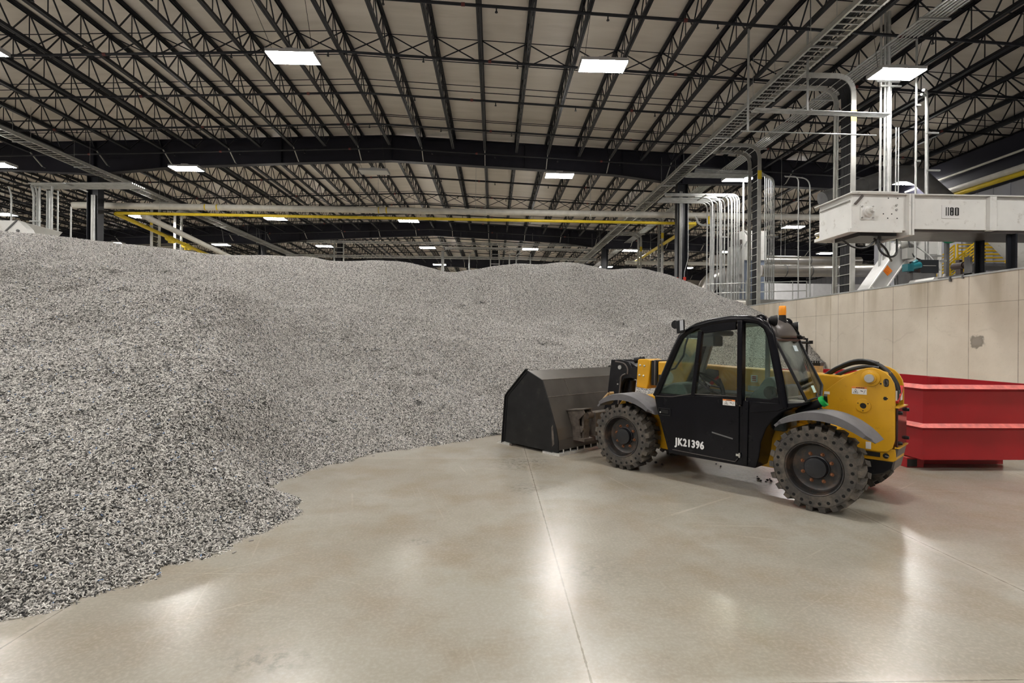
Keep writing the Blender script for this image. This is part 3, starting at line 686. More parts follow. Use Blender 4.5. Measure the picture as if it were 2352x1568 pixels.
# single pellets that rolled out on the floor
pmb = MB(); pmb.tube([(-0.017,0,0),(0.017,0,0)], 0.0055, 8); pme = pmb.mesh('pellet', mat('loose_pellet', (0.35,0.33,0.31), 0.55))
LOOSE = [(-2.19,4.11,0.1),(-1.99,4.09,1.2),(-1.97,4.33,0.6),(-2.06,4.36,2.2),(-1.83,4.93,0.3),(-1.86,4.86,1.0),(-2.45,3.6,0.7),(-1.70,7.48,0.4)]
LL = ['loose pellet on bare floor, leftmost of the two ahead of the heap tip','loose pellet on bare floor, right one of the two lying clear of the heap','loose pellet just off the heap edge above the two stray ones','loose pellet touching the jagged near edge of the heap',
      'loose pellet beside the pointed tip of the heap','second loose pellet just below the pointed tip of the heap','loose pellet at the near left edge of the heap','loose pellet at the heap edge left of the middle']
for (x,y,a), lb in zip(LOOSE, LL):
    o = link('pellet', pme, loc=(x,y,0.0055)); o.rotation_euler = (0,0,a); tag(o, lb, 'pellet', 'loose pellets on the floor')
# ------------------------------------------------------------------ telehandler; x forward, y to its left (the side we see), z up
TH = thing('telehandler', 'compact yellow and black telehandler with a wide black bucket parked before the heap', 'telehandler', (3.149,5.006,0), math.radians(131.016))
WB = 2.271
def part(mb, name, m, parent=TH, smooth=True, bevel=0.0, label=None):
    o = mb.build(name, m, parent, smooth, bevel)
    if label: o['label'] = label
    return o
# --- wheels
def wheel_meshes():
    w = MB()
    w.lathe([(0.262,-0.012),(0.272,0.0),(0.364,0.0),(0.376,-0.006),(0.384,-0.025),(0.386,-0.15),(0.384,-0.27),(0.376,-0.294),(0.364,-0.3),(0.272,-0.3),(0.262,-0.288)], n=66)
    nl = 22
    for side in (0,1):
        for k in range(nl):
            a0 = 2*PI*(k+0.5*side)/nl
            def P(r, a, y): return (r*math.cos(a), y, r*math.sin(a))
            ye, ym = (0.0,-0.155) if side == 0 else (-0.30,-0.145)
            sk = -0.10
            he, hm = 0.082, 0.068
            vs = []
            for r, tp in ((0.375,1.0),(0.421,0.80)):
                yo = ye - (0.0 if r < 0.4 else (0.012 if side == 0 else -0.012))
                for (y, c, h) in ((yo,a0,he),((ye+ym)/2,a0+sk*0.35,he*0.95),(ym,a0+sk,hm)):
                    vs += [P(r,c-h*tp,y), P(r,c+h*tp,y)]
            # 0..5 lower, 6..11 upper
            fs = [(6,7,9,8),(8,9,11,10),(0,2,3,1),(2,4,5,3),(0,1,7,6),(4,10,11,5),(0,6,8,2),(2,8,10,4),(1,3,9,7),(3,5,11,9)]
            w.add(vs, fs)
            if side == 0:      # shoulder block wrapping onto the sidewall
                vs = [P(0.373,a0-he*0.75,0.004),P(0.373,a0+he*0.75,0.004),P(0.418,a0+he*0.85,0.0),P(0.418,a0-he*0.85,0.0),P(0.375,a0-he*0.75,-0.03),P(0.375,a0+he*0.75,-0.03),P(0.41,a0+he*0.85,-0.03),P(0.41,a0-he*0.85,-0.03)]
                w.add([(p[0],p[1]-0.012,p[2]) for p in vs], [(0,1,2,3),(7,6,5,4),(0,4,5,1),(1,5,6,2),(2,6,7,3),(3,7,4,0)])
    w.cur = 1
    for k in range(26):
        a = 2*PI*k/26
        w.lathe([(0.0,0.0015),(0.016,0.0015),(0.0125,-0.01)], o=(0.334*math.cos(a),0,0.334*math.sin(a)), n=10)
    rim = MB(); rim.lathe([(0.27,-0.02),(0.262,0.0),(0.252,-0.004),(0.246,-0.03),(0.226,-0.06),(0.222,-0.105),(0.2,-0.118),(0.17,-0.115),(0.115,-0.112),(0.0,-0.112)], n=48)
    rim.lathe([(0.235,-0.04),(0.24,-0.045),(0.24,-0.25),(0.0,-0.25)], n=24)
    hub = MB(); hub.lathe([(0.11,-0.112),(0.107,-0.07),(0.098,-0.052),(0.07,-0.046),(0.0,-0.044)], n=32)
    hub.lathe([(0.118,-0.112),(0.118,-0.098),(0.105,-0.092)], n=32)
    bolt = MB(); bolt.lathe([(0.013,0.0),(0.013,0.018),(0.007,0.02),(0.007,0.032),(0.0,0.033)], n=6); bolt.lathe([(0.019,0),(0.019,0.004),(0.0,0.004)], n=12)
    return w.mesh('wheel', [M['tyre'],M['tyre_hole']]), rim.mesh('wheel_rim', M['rim'], True), hub.mesh('wheel_hub', M['hub'], True), bolt.mesh('wheel_bolt', M['rust'])
WM = wheel_meshes()
for me in WM[:1]:
    me.polygons.foreach_set('use_smooth', [True]*len(me.polygons)); me.set_sharp_from_angle(angle=math.radians(25))
for (x, y, flip, rot) in ((0,0,0,0.05),(WB,0,0,0.17),(0,-1.55,1,0.3),(WB,-1.55,1,0.1)):
    w = link('wheel', WM[0], TH, loc=(x,y,0.42)); w.rotation_euler = (0, rot, PI if flip else 0)
    for me, n in ((WM[1],'wheel_rim'),(WM[2],'wheel_hub')): link(n, me, w)
    for k in range(8):
        a = 2*PI*(k+0.5)/8; link('wheel_bolt', WM[3], w, loc=(0.142*math.cos(a),-0.113,0.142*math.sin(a)))
# --- chassis, axles
c = MB(); c.prism([(-0.45,0.44),(-0.45,0.75),(0.1,0.75),(0.1,0.44)], -1.2, -0.86); c.prism([(0.02,0.30),(0.02,0.72),(0.5,0.75),(0.6,0.5),(1.6,0.5),(1.75,0.86),(2.5,0.86),(2.68,0.62),(2.68,0.36),(1.9,0.28),(0.4,0.28)], -1.18, -0.36)
part(c, 'chassis', M['yellow'], bevel=0.01)
for x in (0, WB):
    a = MB(); a.cyl((x,-1.5,0.42),(x,-0.05,0.42),0.075,16); a.cyl((x,-1.0,0.42),(x,-0.6,0.42),0.16,16); a.box(x-0.1,x+0.1,-1.2,-0.36,0.36,0.48); part(a, 'axle', M['mast'])
a = MB(); a.prism([(0.02,0.86),(0.44,0.66),(0.42,0.5),(0.1,0.5),(-0.1,0.78)], -0.60, -0.34); part(a, 'rear_arch_plate', M['yellow'], bevel=0.008)
a = MB(); a.prism([(1.72,0.97),(2.19,0.95),(2.1,0.76),(1.95,0.66),(1.72,0.66)], -0.62, -0.335); part(a, 'front_arch_plate', M['yellow'], bevel=0.008)
b = MB(); b.box(0.12,0.3,-0.52,-0.34,0.84,0.90); b.lathe([(0.02,-0.33),(0.055,-0.33),(0.055,-0.3),(0.02,-0.3)], o=(0.1,0,0.86), n=16); part(b, 'arch_bracket', M['yellow'], bevel=0.006)
# --- mudguards
def mudguard(cx, cz, r, a0, a1, tip, name='mudguard'):
    m_ = MB(); n = 22
    outer = []; 
    for k in range(n+1):
        t = k/n; a = math.radians(a0+(a1-a0)*t)
        w = 1.0
        outer.append((cx+r*math.cos(a), cz+r*math.sin(a)*1.0, t))
    sk = [0.085*math.sin(PI*min(1,max(0.04,t)))**0.5*(1.0) for _,_,t in outer]
    vs = []; 
    for (x,z,t), s in zip(outer, sk):
        d = Vector((x-cx,0,z-cz)).normalized(); i = Vector((x,0,z))-d*s; j = Vector((x,0,z))-d*0.014
        taper = 0.0 if 0.06 < t < 0.94 else 0.05
        vs += [(x,-0.33,z),(x,0.005-taper,z),(x-d.x*0.006,0.022-taper,z-d.z*0.006),(i.x,0.024-taper,i.z),(i.x,0.012-taper,i.z),(j.x,0.008-taper,j.z),(j.x,-0.33,j.z)]
    fs = []
    for k in range(n):
        for q in range(7): fs.append((k*7+q,(k+1)*7+q,(k+1)*7+(q+1)%7,k*7+(q+1)%7))
    fs += [tuple(range(7)), tuple(n*7+q for q in reversed(range(7)))]
    m_.add(vs, fs); return part(m_, name, M['mudguard'])
mudguard(-0.035, 0.40, 0.585, 44, 144, 0.1)
mudguard(2.245, 0.40, 0.585, 42, 142, 0.1)
for x in (0.0, 2.3):
    b = MB(); b.box(x-0.03,x+0.03,-0.45,-0.2,0.9,0.95); b.cyl((x+0.02,-0.22,0.6),(x+0.02,-0.22,0.94),0.02); b.cyl((x-0.05,-0.26,0.6),(x-0.05,-0.26,0.94),0.025); part(b, 'mudguard_bracket', M['mast'])
# --- cab, lower tub
VY0, VY1 = -0.03, -0.82
tub = [(1.80,1.03),(1.785,0.93),(1.74,0.75),(1.60,0.31),(0.57,0.315),(0.535,0.45),(0.52,0.60),(0.47,0.75),(0.40,0.86),(0.315,0.935),(0.27,0.965),(0.27,1.03)]
mb = MB(); mb.prism(tub, VY1, VY0-0.012); part(mb, 'cab_body', M['cab_black'], bevel=0.012)
door_low = [(1.79,0.985),(1.775,0.92),(1.735,0.76),(1.545,0.365),(0.775,0.345),(0.745,0.40),(0.745,1.06),(1.2,1.045)]
mb = MB(); mb.prism(door_low, VY0-0.014, VY0+0.004)
# hinge column beside the door
door = part(mb, 'cab_door', M['cab_black'], bevel=0.006)
mb = MB(); mb.prism([(0.70,0.33),(0.655,0.33),(0.645,1.03),(0.705,1.03)], VY0-0.012, VY0+0.006); part(mb, 'hinge_post_panel', M['cab_black'], bevel=0.004)
mb = MB(); mb.prism([(0.63,0.905),(0.34,0.955),(0.29,0.98),(0.29,1.03),(0.63,1.03)], VY0-0.012, VY0+0.004); part(mb, 'rear_side_panel', M['cab_black'], bevel=0.005)
for z in (0.99,1.14,1.76,1.85,0.43):
    mb = MB(); mb.cyl((0.735,VY0+0.008,z-0.025),(0.735,VY0+0.008,z+0.025),0.009,8); mb.box(0.725,0.775,VY0-0.002,VY0+0.006,z-0.012,z+0.012)
    part(mb, 'hinge', M['chrome' if z in (0.43,) else 'coupler'], door)
mb = MB(); mb.box(1.565,1.735,VY0-0.002,VY0+0.010,0.765,0.775); mb.box(1.565,1.735,VY0-0.002,VY0+0.010,0.845,0.855); mb.box(1.565,1.575,VY0-0.002,VY0+0.010,0.765,0.855); mb.box(1.725,1.735,VY0-0.002,VY0+0.010,0.765,0.855)
mb.box(1.60,1.70,VY0-0.002,VY0+0.006,0.79,0.835); h = part(mb, 'door_handle', M['rubber_trim'], door)
mb = MB(); mb.cyl((1.705,VY0,0.80),(1.705,VY0+0.012,0.80),0.010,10); part(mb, 'door_lock', M['chrome'], door)
mb = MB(); mb.prism([(1.05,0.648),(0.81,0.607),(0.81,0.592),(1.05,0.633)], VY0+0.003, VY0+0.0062); part(mb, 'scuff_strip', M['machine_dark'], door)
# door bright edge lines
mb = MB(); mb.tube([(1.77,VY0+0.004,0.992),(1.55,VY0+0.004,1.0),(1.3,VY0+0.004,1.055),(0.76,VY0+0.004,1.068)], 0.004, 6); mb.tube([(1.54,VY0+0.004,0.368),(0.785,VY0+0.004,0.352),(0.755,VY0+0.004,0.39)], 0.004, 6)
part(mb, 'door_edge', M['visor'], door)
# --- text and decals
def text_mesh(body, size, m, sx=1.0, thick=0.0015, offset=0.0, spacing=1.0, bold=0.0):
    cu = bpy.data.curves.new('txt', 'FONT'); cu.body = body; cu.size = size; cu.extrude = thick; cu.offset = offset; cu.space_character = spacing
    ob = bpy.data.objects.new('txt', cu); COL.objects.link(ob); dg = bpy.context.evaluated_depsgraph_get(); me = bpy.data.meshes.new_from_object(ob.evaluated_get(dg)); bpy.data.objects.remove(ob)
    me.materials.clear(); me.materials.append(m)
    for v in me.vertices: v.co.x *= sx
    if bold:
        co = [v.co.copy() for v in me.vertices]; pf = [list(p.vertices) for p in me.polygons]; n = len(co); vs = []; fs = []
        for k, (dx, dy) in enumerate(((-bold,0),(bold,0),(0,bold),(0,-bold),(bold*0.7,bold*0.7),(-bold*0.7,-bold*0.7))):
            vs += [(c.x+dx, c.y+dy, c.z+k*0.00008) for c in co]; fs += [[i+k*n for i in f] for f in pf]
        me = bpy.data.meshes.new('lettering'); me.from_pydata(vs, [], fs); me.materials.append(m)
    return me
def side_text(me, name, u, y, z, parent):
    # text read from the machine's left: its x axis runs backwards along the machine
    o = link(name, me, parent); o.matrix_local = Matrix(((-1,0,0,u),(0,0,1,y),(0,1,0,z),(0,0,0,1))); return o
side_text(text_mesh('JK21396', 0.12, M['white_ink'], 0.78, 0.0015, 0.0, 1.14, 0.0045), 'fleet_number', 1.50, VY0+0.0055, 0.432, door)
def sticker(u0, u1, z0, z1, y, parent, name='warning_sticker', head=True):
    mb = MB(); mb.box(u1,u0,y-0.001,y+0.0015,z0,z1); o = part(mb, name, M['decal_white'], parent, False)
    if head:
        w, h = u0-u1, z1-z0
        mb = MB(); mb.box(u1,u0,y+0.001,y+0.0022,z1-h*0.24,z1); part(mb, 'sticker_header', M['decal_orange'], parent, False)
        side_text(text_mesh('WARNING', h*0.2, M['ink'], 1.0, 0.0004, 0.0008), 'sticker_lettering', u0-w*0.28, y+0.0026, z1-h*0.2, parent)
        mb = MB(); a = (u0-w*0.09, z0+h*0.14); b_ = (u0-w*0.43, z0+h*0.14); c_ = (u0-w*0.26, z0+h*0.68)
        for p, q in ((a,b_),(b_,c_),(c_,a)): mb.bar((p[0],y+0.002,p[1]),(q[0],y+0.002,q[1]),h*0.035,0.001,(0,1,0))
        mb.bar((u0-w*0.22,y+0.002,z0+h*0.25),(u0-w*0.29,y+0.002,z0+h*0.42),h*0.07,0.001,(0,1,0)); mb.bar((u0-w*0.2,y+0.002,z0+h*0.3),(u0-w*0.33,y+0.002,z0+h*0.24),h*0.05,0.001,(0,1,0))
        mb.bar((u0-w*0.58,y+0.002,z0+h*0.5),(u0-w*0.75,y+0.002,z0+h*0.4),h*0.09,0.001,(0,1,0)); mb.bar((u0-w*0.8,y+0.002,z0+h*0.15),(u0-w*0.9,y+0.002,z0+h*0.6),h*0.04,0.001,(0,1,0))
        part(mb, 'sticker_symbol', M['ink'], parent, False)
    return o
sticker(0.925, 0.787, 0.962, 1.028, VY0+0.005, door)
# --- cab frame: pillars and roof hoop on both sides
hoop = [(1.79,1.0),(1.71,1.18),(1.60,1.43),(1.50,1.645),(1.45,1.735),(1.37,1.80),(1.25,1.856),(1.08,1.90),(0.86,1.925),(0.66,1.92),(0.55,1.90),(0.475,1.84),(0.43,1.74),(0.385,1.5),(0.335,1.25),(0.295,1.0)]
for y, nm in ((VY0-0.035,'cab_frame'),(VY1+0.035,'cab_frame')):
    mb = MB(); mb.tube([(u,y,z-0.01) for u,z in hoop], 0.042, 10); part(mb, nm, M['cab_black'])
# near side: window frame plate with three openings, posts
def frame_poly(pts, w, y, m, name, parent=TH):
    mb = MB(); mb.tube([(u,y,z) for u,z in pts], w, 8, closed=True); return part(mb, name, m, parent)
mb = MB(); mb.bar((1.285,VY0-0.02,1.02),(1.20,VY0-0.02,1.785),0.05,0.062,(0,1,0)); part(mb, 'window_post', M['cab_black'], bevel=0.008)
mb = MB(); mb.bar((0.735,VY0-0.02,0.98),(0.735,VY0-0.02,1.90),0.055,0.105,(0,1,0)); part(mb, 'door_post', M['cab_black'], bevel=0.01)
mb = MB(); mb.prism([(1.20,1.80),(1.16,1.76),(0.98,1.785),(0.79,1.80),(0.79,1.91),(1.08,1.89),(1.25,1.845)], VY0-0.05, VY0-0.008); part(mb, 'door_top_rail', M['cab_black'], bevel=0.006)
mb = MB(); mb.prism([(0.39,1.09),(0.335,1.09),(0.335,1.0),(0.68,1.0),(0.68,1.065),(0.43,1.065)], VY0-0.05, VY0-0.008); part(mb, 'quarter_window_sill', M['cab_black'], bevel=0.006)
mb = MB(); mb.prism([(1.79,1.005),(0.76,1.005),(0.76,1.078),(1.25,1.058),(1.4,1.03)], VY0-0.06, VY0-0.008); part(mb, 'door_window_sill', M['cab_black'], bevel=0.006)
# panes
def pane(poly, y, name, m, parent=TH):
    mb = MB(); mb.prism(poly, y-0.003, y+0.003); return part(mb, name, m, parent, False)
pane([(1.765,1.01),(1.29,1.045),(1.225,1.77),(1.30,1.795),(1.46,1.68),(1.62,1.34)], VY0-0.025, 'front_side_glass', M['glass'])
pane([(0.69,1.06),(0.36,1.07),(0.41,1.5),(0.46,1.76),(0.54,1.875),(0.69,1.885)], VY0-0.025, 'quarter_glass', M['glass'])
pane([(1.25,1.06),(0.79,1.075),(0.79,1.81),(1.12,1.785),(1.20,1.76)], VY0-0.018, 'door_glass', glassmat('clear_door_glass', (0.9,0.92,0.89), 0.1))
# far side
mb = MB(); mb.bar((1.63,VY1+0.03,1.05),(1.40,VY1+0.03,1.80),0.05,0.07,(0,1,0)); mb.bar((0.74,VY1+0.03,1.0),(0.735,VY1+0.03,1.90),0.04,0.05,(0,1,0)); mb.prism([(1.78,1.0),(0.30,1.0),(0.30,1.06),(1.76,1.06)], VY1, VY1+0.05); part(mb, 'far_side_frame', M['headliner'])
mb = MB(); mb.prism([(1.765,1.02),(0.31,1.02),(0.41,1.5),(0.46,1.76),(0.54,1.89),(1.1,1.89),(1.44,1.74)], VY1+0.02, VY1+0.026); part(mb, 'far_side_glass', M['glass_clear'], smooth=False)
# windscreen
mb = MB(); mb.add([(1.79,VY0-0.07,1.02),(1.79,VY1+0.07,1.02),(1.47,VY1+0.07,1.70),(1.47,VY0-0.07,1.70),(1.784,VY0-0.07,1.02),(1.784,VY1+0.07,1.02),(1.464,VY1+0.07,1.70),(1.464,VY0-0.07,1.70)], [(0,1,2,3),(7,6,5,4),(0,4,5,1),(2,6,7,3),(1,5,6,2),(3,7,4,0)]); part(mb, 'windscreen', M['glass_clear'], smooth=False)
for z, u in ((1.02,1.79),(1.74,1.45)):
    mb = MB(); mb.cyl((u,VY0-0.03,z),(u,VY1+0.03,z),0.03,8); part(mb, 'cross_rail', M['cab_black'])
# roof
roof = [(1.45,1.735),(1.37,1.80),(1.25,1.85),(1.08,1.893),(0.86,1.915),(0.66,1.912),(0.56,1.895)]
mb = MB(); mb.strip([(u,z-0.005) for u,z in roof], VY1+0.03, VY0-0.04, -0.03); part(mb, 'cab_roof', M['cab_black'])
mb = MB(); mb.strip([(u-0.01,z-0.06) for u,z in roof[1:-1]], VY1+0.06, VY0-0.09, -0.02); part(mb, 'headliner', M['headliner'])
# rounded rear roof moulding above the rear window, rear window
mb = MB(); n = 10; vs = []; cols = 9
for i in range(n+1):
    a = i/n*PI/2
    for j in range(cols):
        t = j/(cols-1); y = (VY0-0.09)*(1-t)+(VY1+0.06)*t; bulge = math.sin(PI*t)**0.55
        vs.append((0.60-0.14*math.sin(a)-0.10*bulge*math.sin(a)**0.8-0.02, y, 1.715+0.215*math.cos(a)*(0.72+0.28*bulge)))
fs = [(i*cols+j,i*cols+j+1,(i+1)*cols+j+1,(i+1)*cols+j) for i in range(n) for j in range(cols-1)]
mb.add(vs, fs); o = part(mb, 'rear_roof_moulding', M['visor']); sl = o.modifiers.new('solid','SOLIDIFY'); sl.thickness = 0.012
tl, tr_, bl, br_ = (0.405,-0.10,1.70),(0.39,-0.755,1.695),(0.09,-0.08,1.075),(0.085,-0.61,1.21)
bl, br_ = (0.095,-0.09,1.075),(0.105,-0.60,1.205)
brl = (0.085,-0.50,1.09)
mb = MB(); k = Vector((0.006,0,0.003)); P4 = [Vector(p) for p in (tl,tr_,br_,brl,bl)]
mb.add([p+k for p in P4]+[p-k for p in P4], [(0,1,2,3,4),(9,8,7,6,5)]+[(i,5+i,5+(i+1)%5,(i+1)%5) for i in range(5)]); rw = part(mb, 'rear_window', M['glass_clear'], smooth=False)
mb = MB(); mb.tube(P4, 0.016, 8, closed=True); part(mb, 'rear_window_frame', M['rubber_trim'], rw)
mb = MB(); mb.tube([P4[0]+Vector((0.0,0,0.0)),P4[1]], 0.02, 8); part(mb, 'rear_window_rail', M['visor'], rw)
def rwpt(s, t):  # s along width, t downward
    a = Vector(tl)*(1-s)+Vector(tr_)*s; b_ = Vector(bl)*(1-s)+Vector(brl)*s; return a*(1-t)+b_*t+Vector((-0.009,0,-0.004))
def rwpatch(s0, s1, t0, t1, name, m):
    mb = MB(); q = [rwpt(s0,t0),rwpt(s1,t0),rwpt(s1,t1),rwpt(s0,t1)]; e = Vector((0.003,0,0.0015)); mb.add([p-e for p in q]+q, [(0,1,2,3),(7,6,5,4),(0,4,5,1),(1,5,6,2),(2,6,7,3),(3,7,4,0)]); part(mb, name, m, rw, False)
rwpatch(0.58,0.74,0.10,0.20,'window_sticker',mat('pale_blue_sticker',(0.55,0.65,0.68),0.5)); rwpatch(0.62,0.78,0.79,0.9,'window_sticker',mat('mint_sticker',(0.5,0.68,0.62),0.5))
mb = MB(); mb.tube([rwpt(0.80,0.92),rwpt(0.70,0.97)],0.009,6); part(mb, 'window_latch', M['rubber_trim'], rw)
# lower cab corner under the triangular side window
mb = MB(); mb.prism([(0.29,1.03),(0.095,1.06),(0.10,1.035),(0.20,1.0),(0.29,0.965)], -0.5, -0.06); part(mb, 'cab_rear_ledge', M['cab_black'], bevel=0.006)
pane([(0.30,1.05),(0.115,1.085),(0.395,1.69),(0.41,1.69)], -0.085, 'rear_corner_glass', M['glass_clear'])
mb = MB(); mb.box(0.13,0.30,-0.3,-0.1,1.03,1.06); mb.cyl((0.28,-0.12,1.09),(0.13,-0.14,1.12),0.008,6); part(mb, 'rear_ledge_tray', M['machine_grey'])
# interior
mb = MB(); mb.prism([(0.40,0.98),(0.40,1.24),(0.46,1.30),(0.52,1.27),(0.58,1.18),(0.66,1.10),(0.70,1.0)], -0.36, -0.12); part(mb, 'seat_side', M['dash'], bevel=0.02)
mb = MB(); mb.cyl((0.45,-0.12,1.13),(0.45,-0.105,1.13),0.07,20); mb.cyl((0.45,-0.105,1.13),(0.45,-0.095,1.13),0.03,16); part(mb, 'speaker', M['rubber_trim'])
mb = MB(); mb.box(0.36,0.86,-0.66,-0.3,0.7,0.86); mb.prism([(0.36,0.86),(0.50,0.86),(0.44,1.2),(0.34,1.2)], -0.66, -0.3); part(mb, 'operator_seat', M['seat'], bevel=0.03)
mb = MB(); mb.prism([(1.76,1.02),(1.76,1.09),(1.60,1.16),(1.46,1.16),(1.40,1.02),(1.36,0.8),(1.76,0.8)], -0.74, -0.13); part(mb, 'dashboard', M['dash'], bevel=0.02)
mb = MB(); mb.tube([(1.44,-0.42,1.08),(1.34,-0.42,1.15)],0.03,10); sc = Vector((1.285,-0.42,1.165)); part(mb, 'steering_column', M['dash'])
ax = Vector((-0.62,0,0.78)).normalized(); e1 = Vector((0,1,0)); e2 = ax.cross(e1)
ring = [sc+(e1*math.cos(2*PI*i/28)+e2*math.sin(2*PI*i/28))*0.185 for i in range(28)]
mb = MB(); mb.tube(ring, 0.017, 8, closed=True)
for a in (0.5, 2.6, 4.7): mb.tube([sc-ax*0.03, sc+(e1*math.cos(a)+e2*math.sin(a))*0.18], 0.011, 6)
mb.cyl(sc-ax*0.05, sc-ax*0.01, 0.04, 12); part(mb, 'steering_wheel', M['rubber_trim'])
mb = MB(); mb.tube(bend([(1.045,-0.3,1.02),(1.05,-0.3,1.12),(1.11,-0.3,1.225)],0.05),[0.03]+[0.022]*7+[0.03],10); mb.cyl((1.045,-0.3,1.0),(1.045,-0.3,1.05),0.05,12); mb.box(0.88,1.15,-0.4,-0.2,0.9,1.01); part(mb, 'joystick_console', M['rubber_trim'])
mb = MB(); mb.box(1.20,1.39,-0.62,-0.40,1.61,1.74); mb.box(1.1,1.34,-0.7,-0.3,1.74,1.80); part(mb, 'overhead_box', M['headliner'], bevel=0.02)
mb = MB(); mb.tube([(1.40,VY0-0.1,1.735),(1.44,VY0-0.1,1.62),(1.46,VY0-0.1,1.50),(1.57,VY0-0.1,1.34),(1.655,VY0-0.1,1.31)],0.012,8); part(mb, 'grab_handle', M['rubber_trim'])
mb = MB(); mb.tube([(1.80,-0.3,1.07),(1.5,-0.42,1.17)],0.01,6); mb.lathe([(0,0),(0.02,0),(0.02,0.05),(0,0.05)],o=(1.74,-0.2,1.04),axis='z',n=10); part(mb, 'wiper', M['rubber_trim'])
# mirror, lamps, beacon
mb = MB(); mb.prism([(1.455,1.905),(1.345,1.925),(1.338,1.77),(1.435,1.755)], 0.055, 0.085); mr = part(mb, 'side_mirror', M['rubber_trim'], bevel=0.012)
mb = MB(); mb.prism([(1.395,1.91),(1.352,1.917),(1.346,1.80),(1.39,1.792)], 0.084, 0.0875); part(mb, 'mirror_glass', M['mirror'], mr, False)
mb = MB(); mb.tube([(1.42,-0.03,1.79),(1.43,0.06,1.80)],0.012,6); mb.lathe([(0,0.02),(0.05,0.02),(0.05,0.06),(0,0.06)],o=(1.47,0,1.865),n=14); part(mb, 'mirror_arm', M['rubber_trim'], mr)
def lamp(p, d, name='work_lamp'):
    p = Vector(p); d = Vector(d).normalized(); mb = MB(); mb.tube([p-d*0.05,p-d*0.03,p+d*0.025,p+d*0.03],[0.02,0.042,0.056,0.056],16); o = part(mb, name, M['rubber_trim'])
    mb = MB(); mb.tube([p+d*0.029,p+d*0.034],0.048,16); part(mb, 'lamp_glass', M['lamp_glass'], o); return o
lamp((0.445,-0.17,1.90),(-0.85,-0.55,-0.05)); lamp((0.415,-0.72,1.845),(-0.95,-0.3,-0.02))
for (u,y,z) in ((0.56,-0.12,1.91),(0.50,-0.70,1.89)):
    mb = MB(); N_ = 18; R = 0.062
    vs = []
    poly = [(u+R*math.cos(2*PI*i/N_), z+R*0.85*math.sin(2*PI*i/N_)) for i in range(N_)]; hole = [(u+0.02*math.cos(2*PI*i/N_), z+0.012+0.02*math.sin(2*PI*i/N_)) for i in range(N_)]
    for yy in (y-0.008,y+0.008): vs += [(a,yy,b_) for a,b_ in poly]+[(a,yy,b_) for a,b_ in hole]
    fs = []
    for i in range(N_):
        j = (i+1)%N_; fs += [(i,j,N_+j,N_+i),(2*N_+j,2*N_+i,3*N_+i,3*N_+j),(i,2*N_+i,2*N_+j,j),(N_+j,3*N_+j,3*N_+i,N_+i)]
    mb.add(vs, fs); part(mb, 'lifting_eye', M['cab_black'])
mb = MB(); mb.cyl((0.457,-0.45,1.88),(0.457,-0.45,1.965),0.045,16,0.036); bc = part(mb, 'beacon_base', M['rubber_trim'])
mb = MB(); mb.lathe([(0.038,1.965),(0.040,2.0),(0.038,2.03),(0.036,2.06),(0.030,2.068),(0.0,2.07)], o=(0.457,-0.45,0), axis='z', n=18); part(mb, 'beacon_lens', M['amber'], bc)
mb = MB(); mb.tube(bend([(0.43,-0.48,1.90),(0.40,-0.58,1.86),(0.37,-0.70,1.78),(0.37,-0.73,1.72)],0.05),0.006,6); mb.box(0.33,0.41,-0.77,-0.70,1.70,1.735); mb.cyl((0.36,-0.72,1.735),(0.39,-0.6,1.745),0.015,8); part(mb, 'lamp_cable', M['rubber_trim'])
# stalk mirror on the engine side
mb = MB(); mb.cyl((0.50,-1.38,1.30),(0.50,-1.38,1.72),0.013,8); mb.cyl((0.60,-1.38,1.665),(0.455,-1.38,1.665),0.016,8); mb.cyl((0.455,-1.38,1.65),(0.455,-1.38,1.69),0.024,10); mb.cyl((0.525,-1.38,1.70),(0.525,-1.38,1.725),0.014,8); part(mb, 'stalk_bracket', M['rubber_trim'])
mb = MB(); mb.prism([(0.47,1.27),(0.35,1.285),(0.35,1.39),(0.47,1.385)], -1.5, -1.36); part(mb, 'hood_block', M['wood'], bevel=0.01)
mb = MB(); mb.box(0.345,0.475,-1.5,-1.36,1.385,1.42)
for q in range(5): mb.cyl((0.36+q*0.026,-1.36,1.42),(0.36+q*0.026,-1.36,1.445),0.010,8)
part(mb, 'hood_block_cap', M['motor_black'])
# --- engine hood on the far side
mb = MB(); mb.prism([(0.22,0.5),(0.25,1.24),(0.5,1.30),(1.1,1.28),(1.75,1.05),(1.85,0.9),(1.85,0.5)], -1.56, -1.21); part(mb, 'engine_hood', M['yellow'], bevel=0.03)
# --- boom
def boomz(u): return 1.305+0.036*u
mb = MB(); mb.prism([(-0.42,1.05),(-0.42,1.36),(-0.25,1.40),(0.0,boomz(0)),(2.26,boomz(2.26)),(2.26,boomz(2.26)-0.33),(0.3,0.97)], -1.17, -0.87); bm_ = part(mb, 'boom', M['yellow'], bevel=0.018)
mb = MB(); mb.prism([(0.3,boomz(0.3)-0.36),(2.3,boomz(2.3)-0.38),(2.3,boomz(2.3)-0.34),(0.3,boomz(0.3)-0.31)], -1.14, -0.90); part(mb, 'boom_rail', M['mast'], bm_)
for u0, u1, gr, m_ in ((2.262,2.285,0.012,'rubber_trim'),(2.287,2.312,0.018,'visor'),(2.314,2.36,0.008,'rubber_trim')):
    mb = MB(); mb.box(u0,u1,-1.17-gr,-0.87+gr,boomz(2.3)-0.345,boomz(2.3)+gr); part(mb, 'boom_collar', M[m_], bm_, bevel=0.006)
mb = MB(); mb.prism([(2.37,1.40),(2.43,1.415),(2.56,1.41),(2.58,1.395),(2.60,1.0),(2.42,0.985),(2.40,1.06)], -1.19, -0.85); ft = part(mb, 'boom_front_box', M['yellow'], bm_, bevel=0.012)
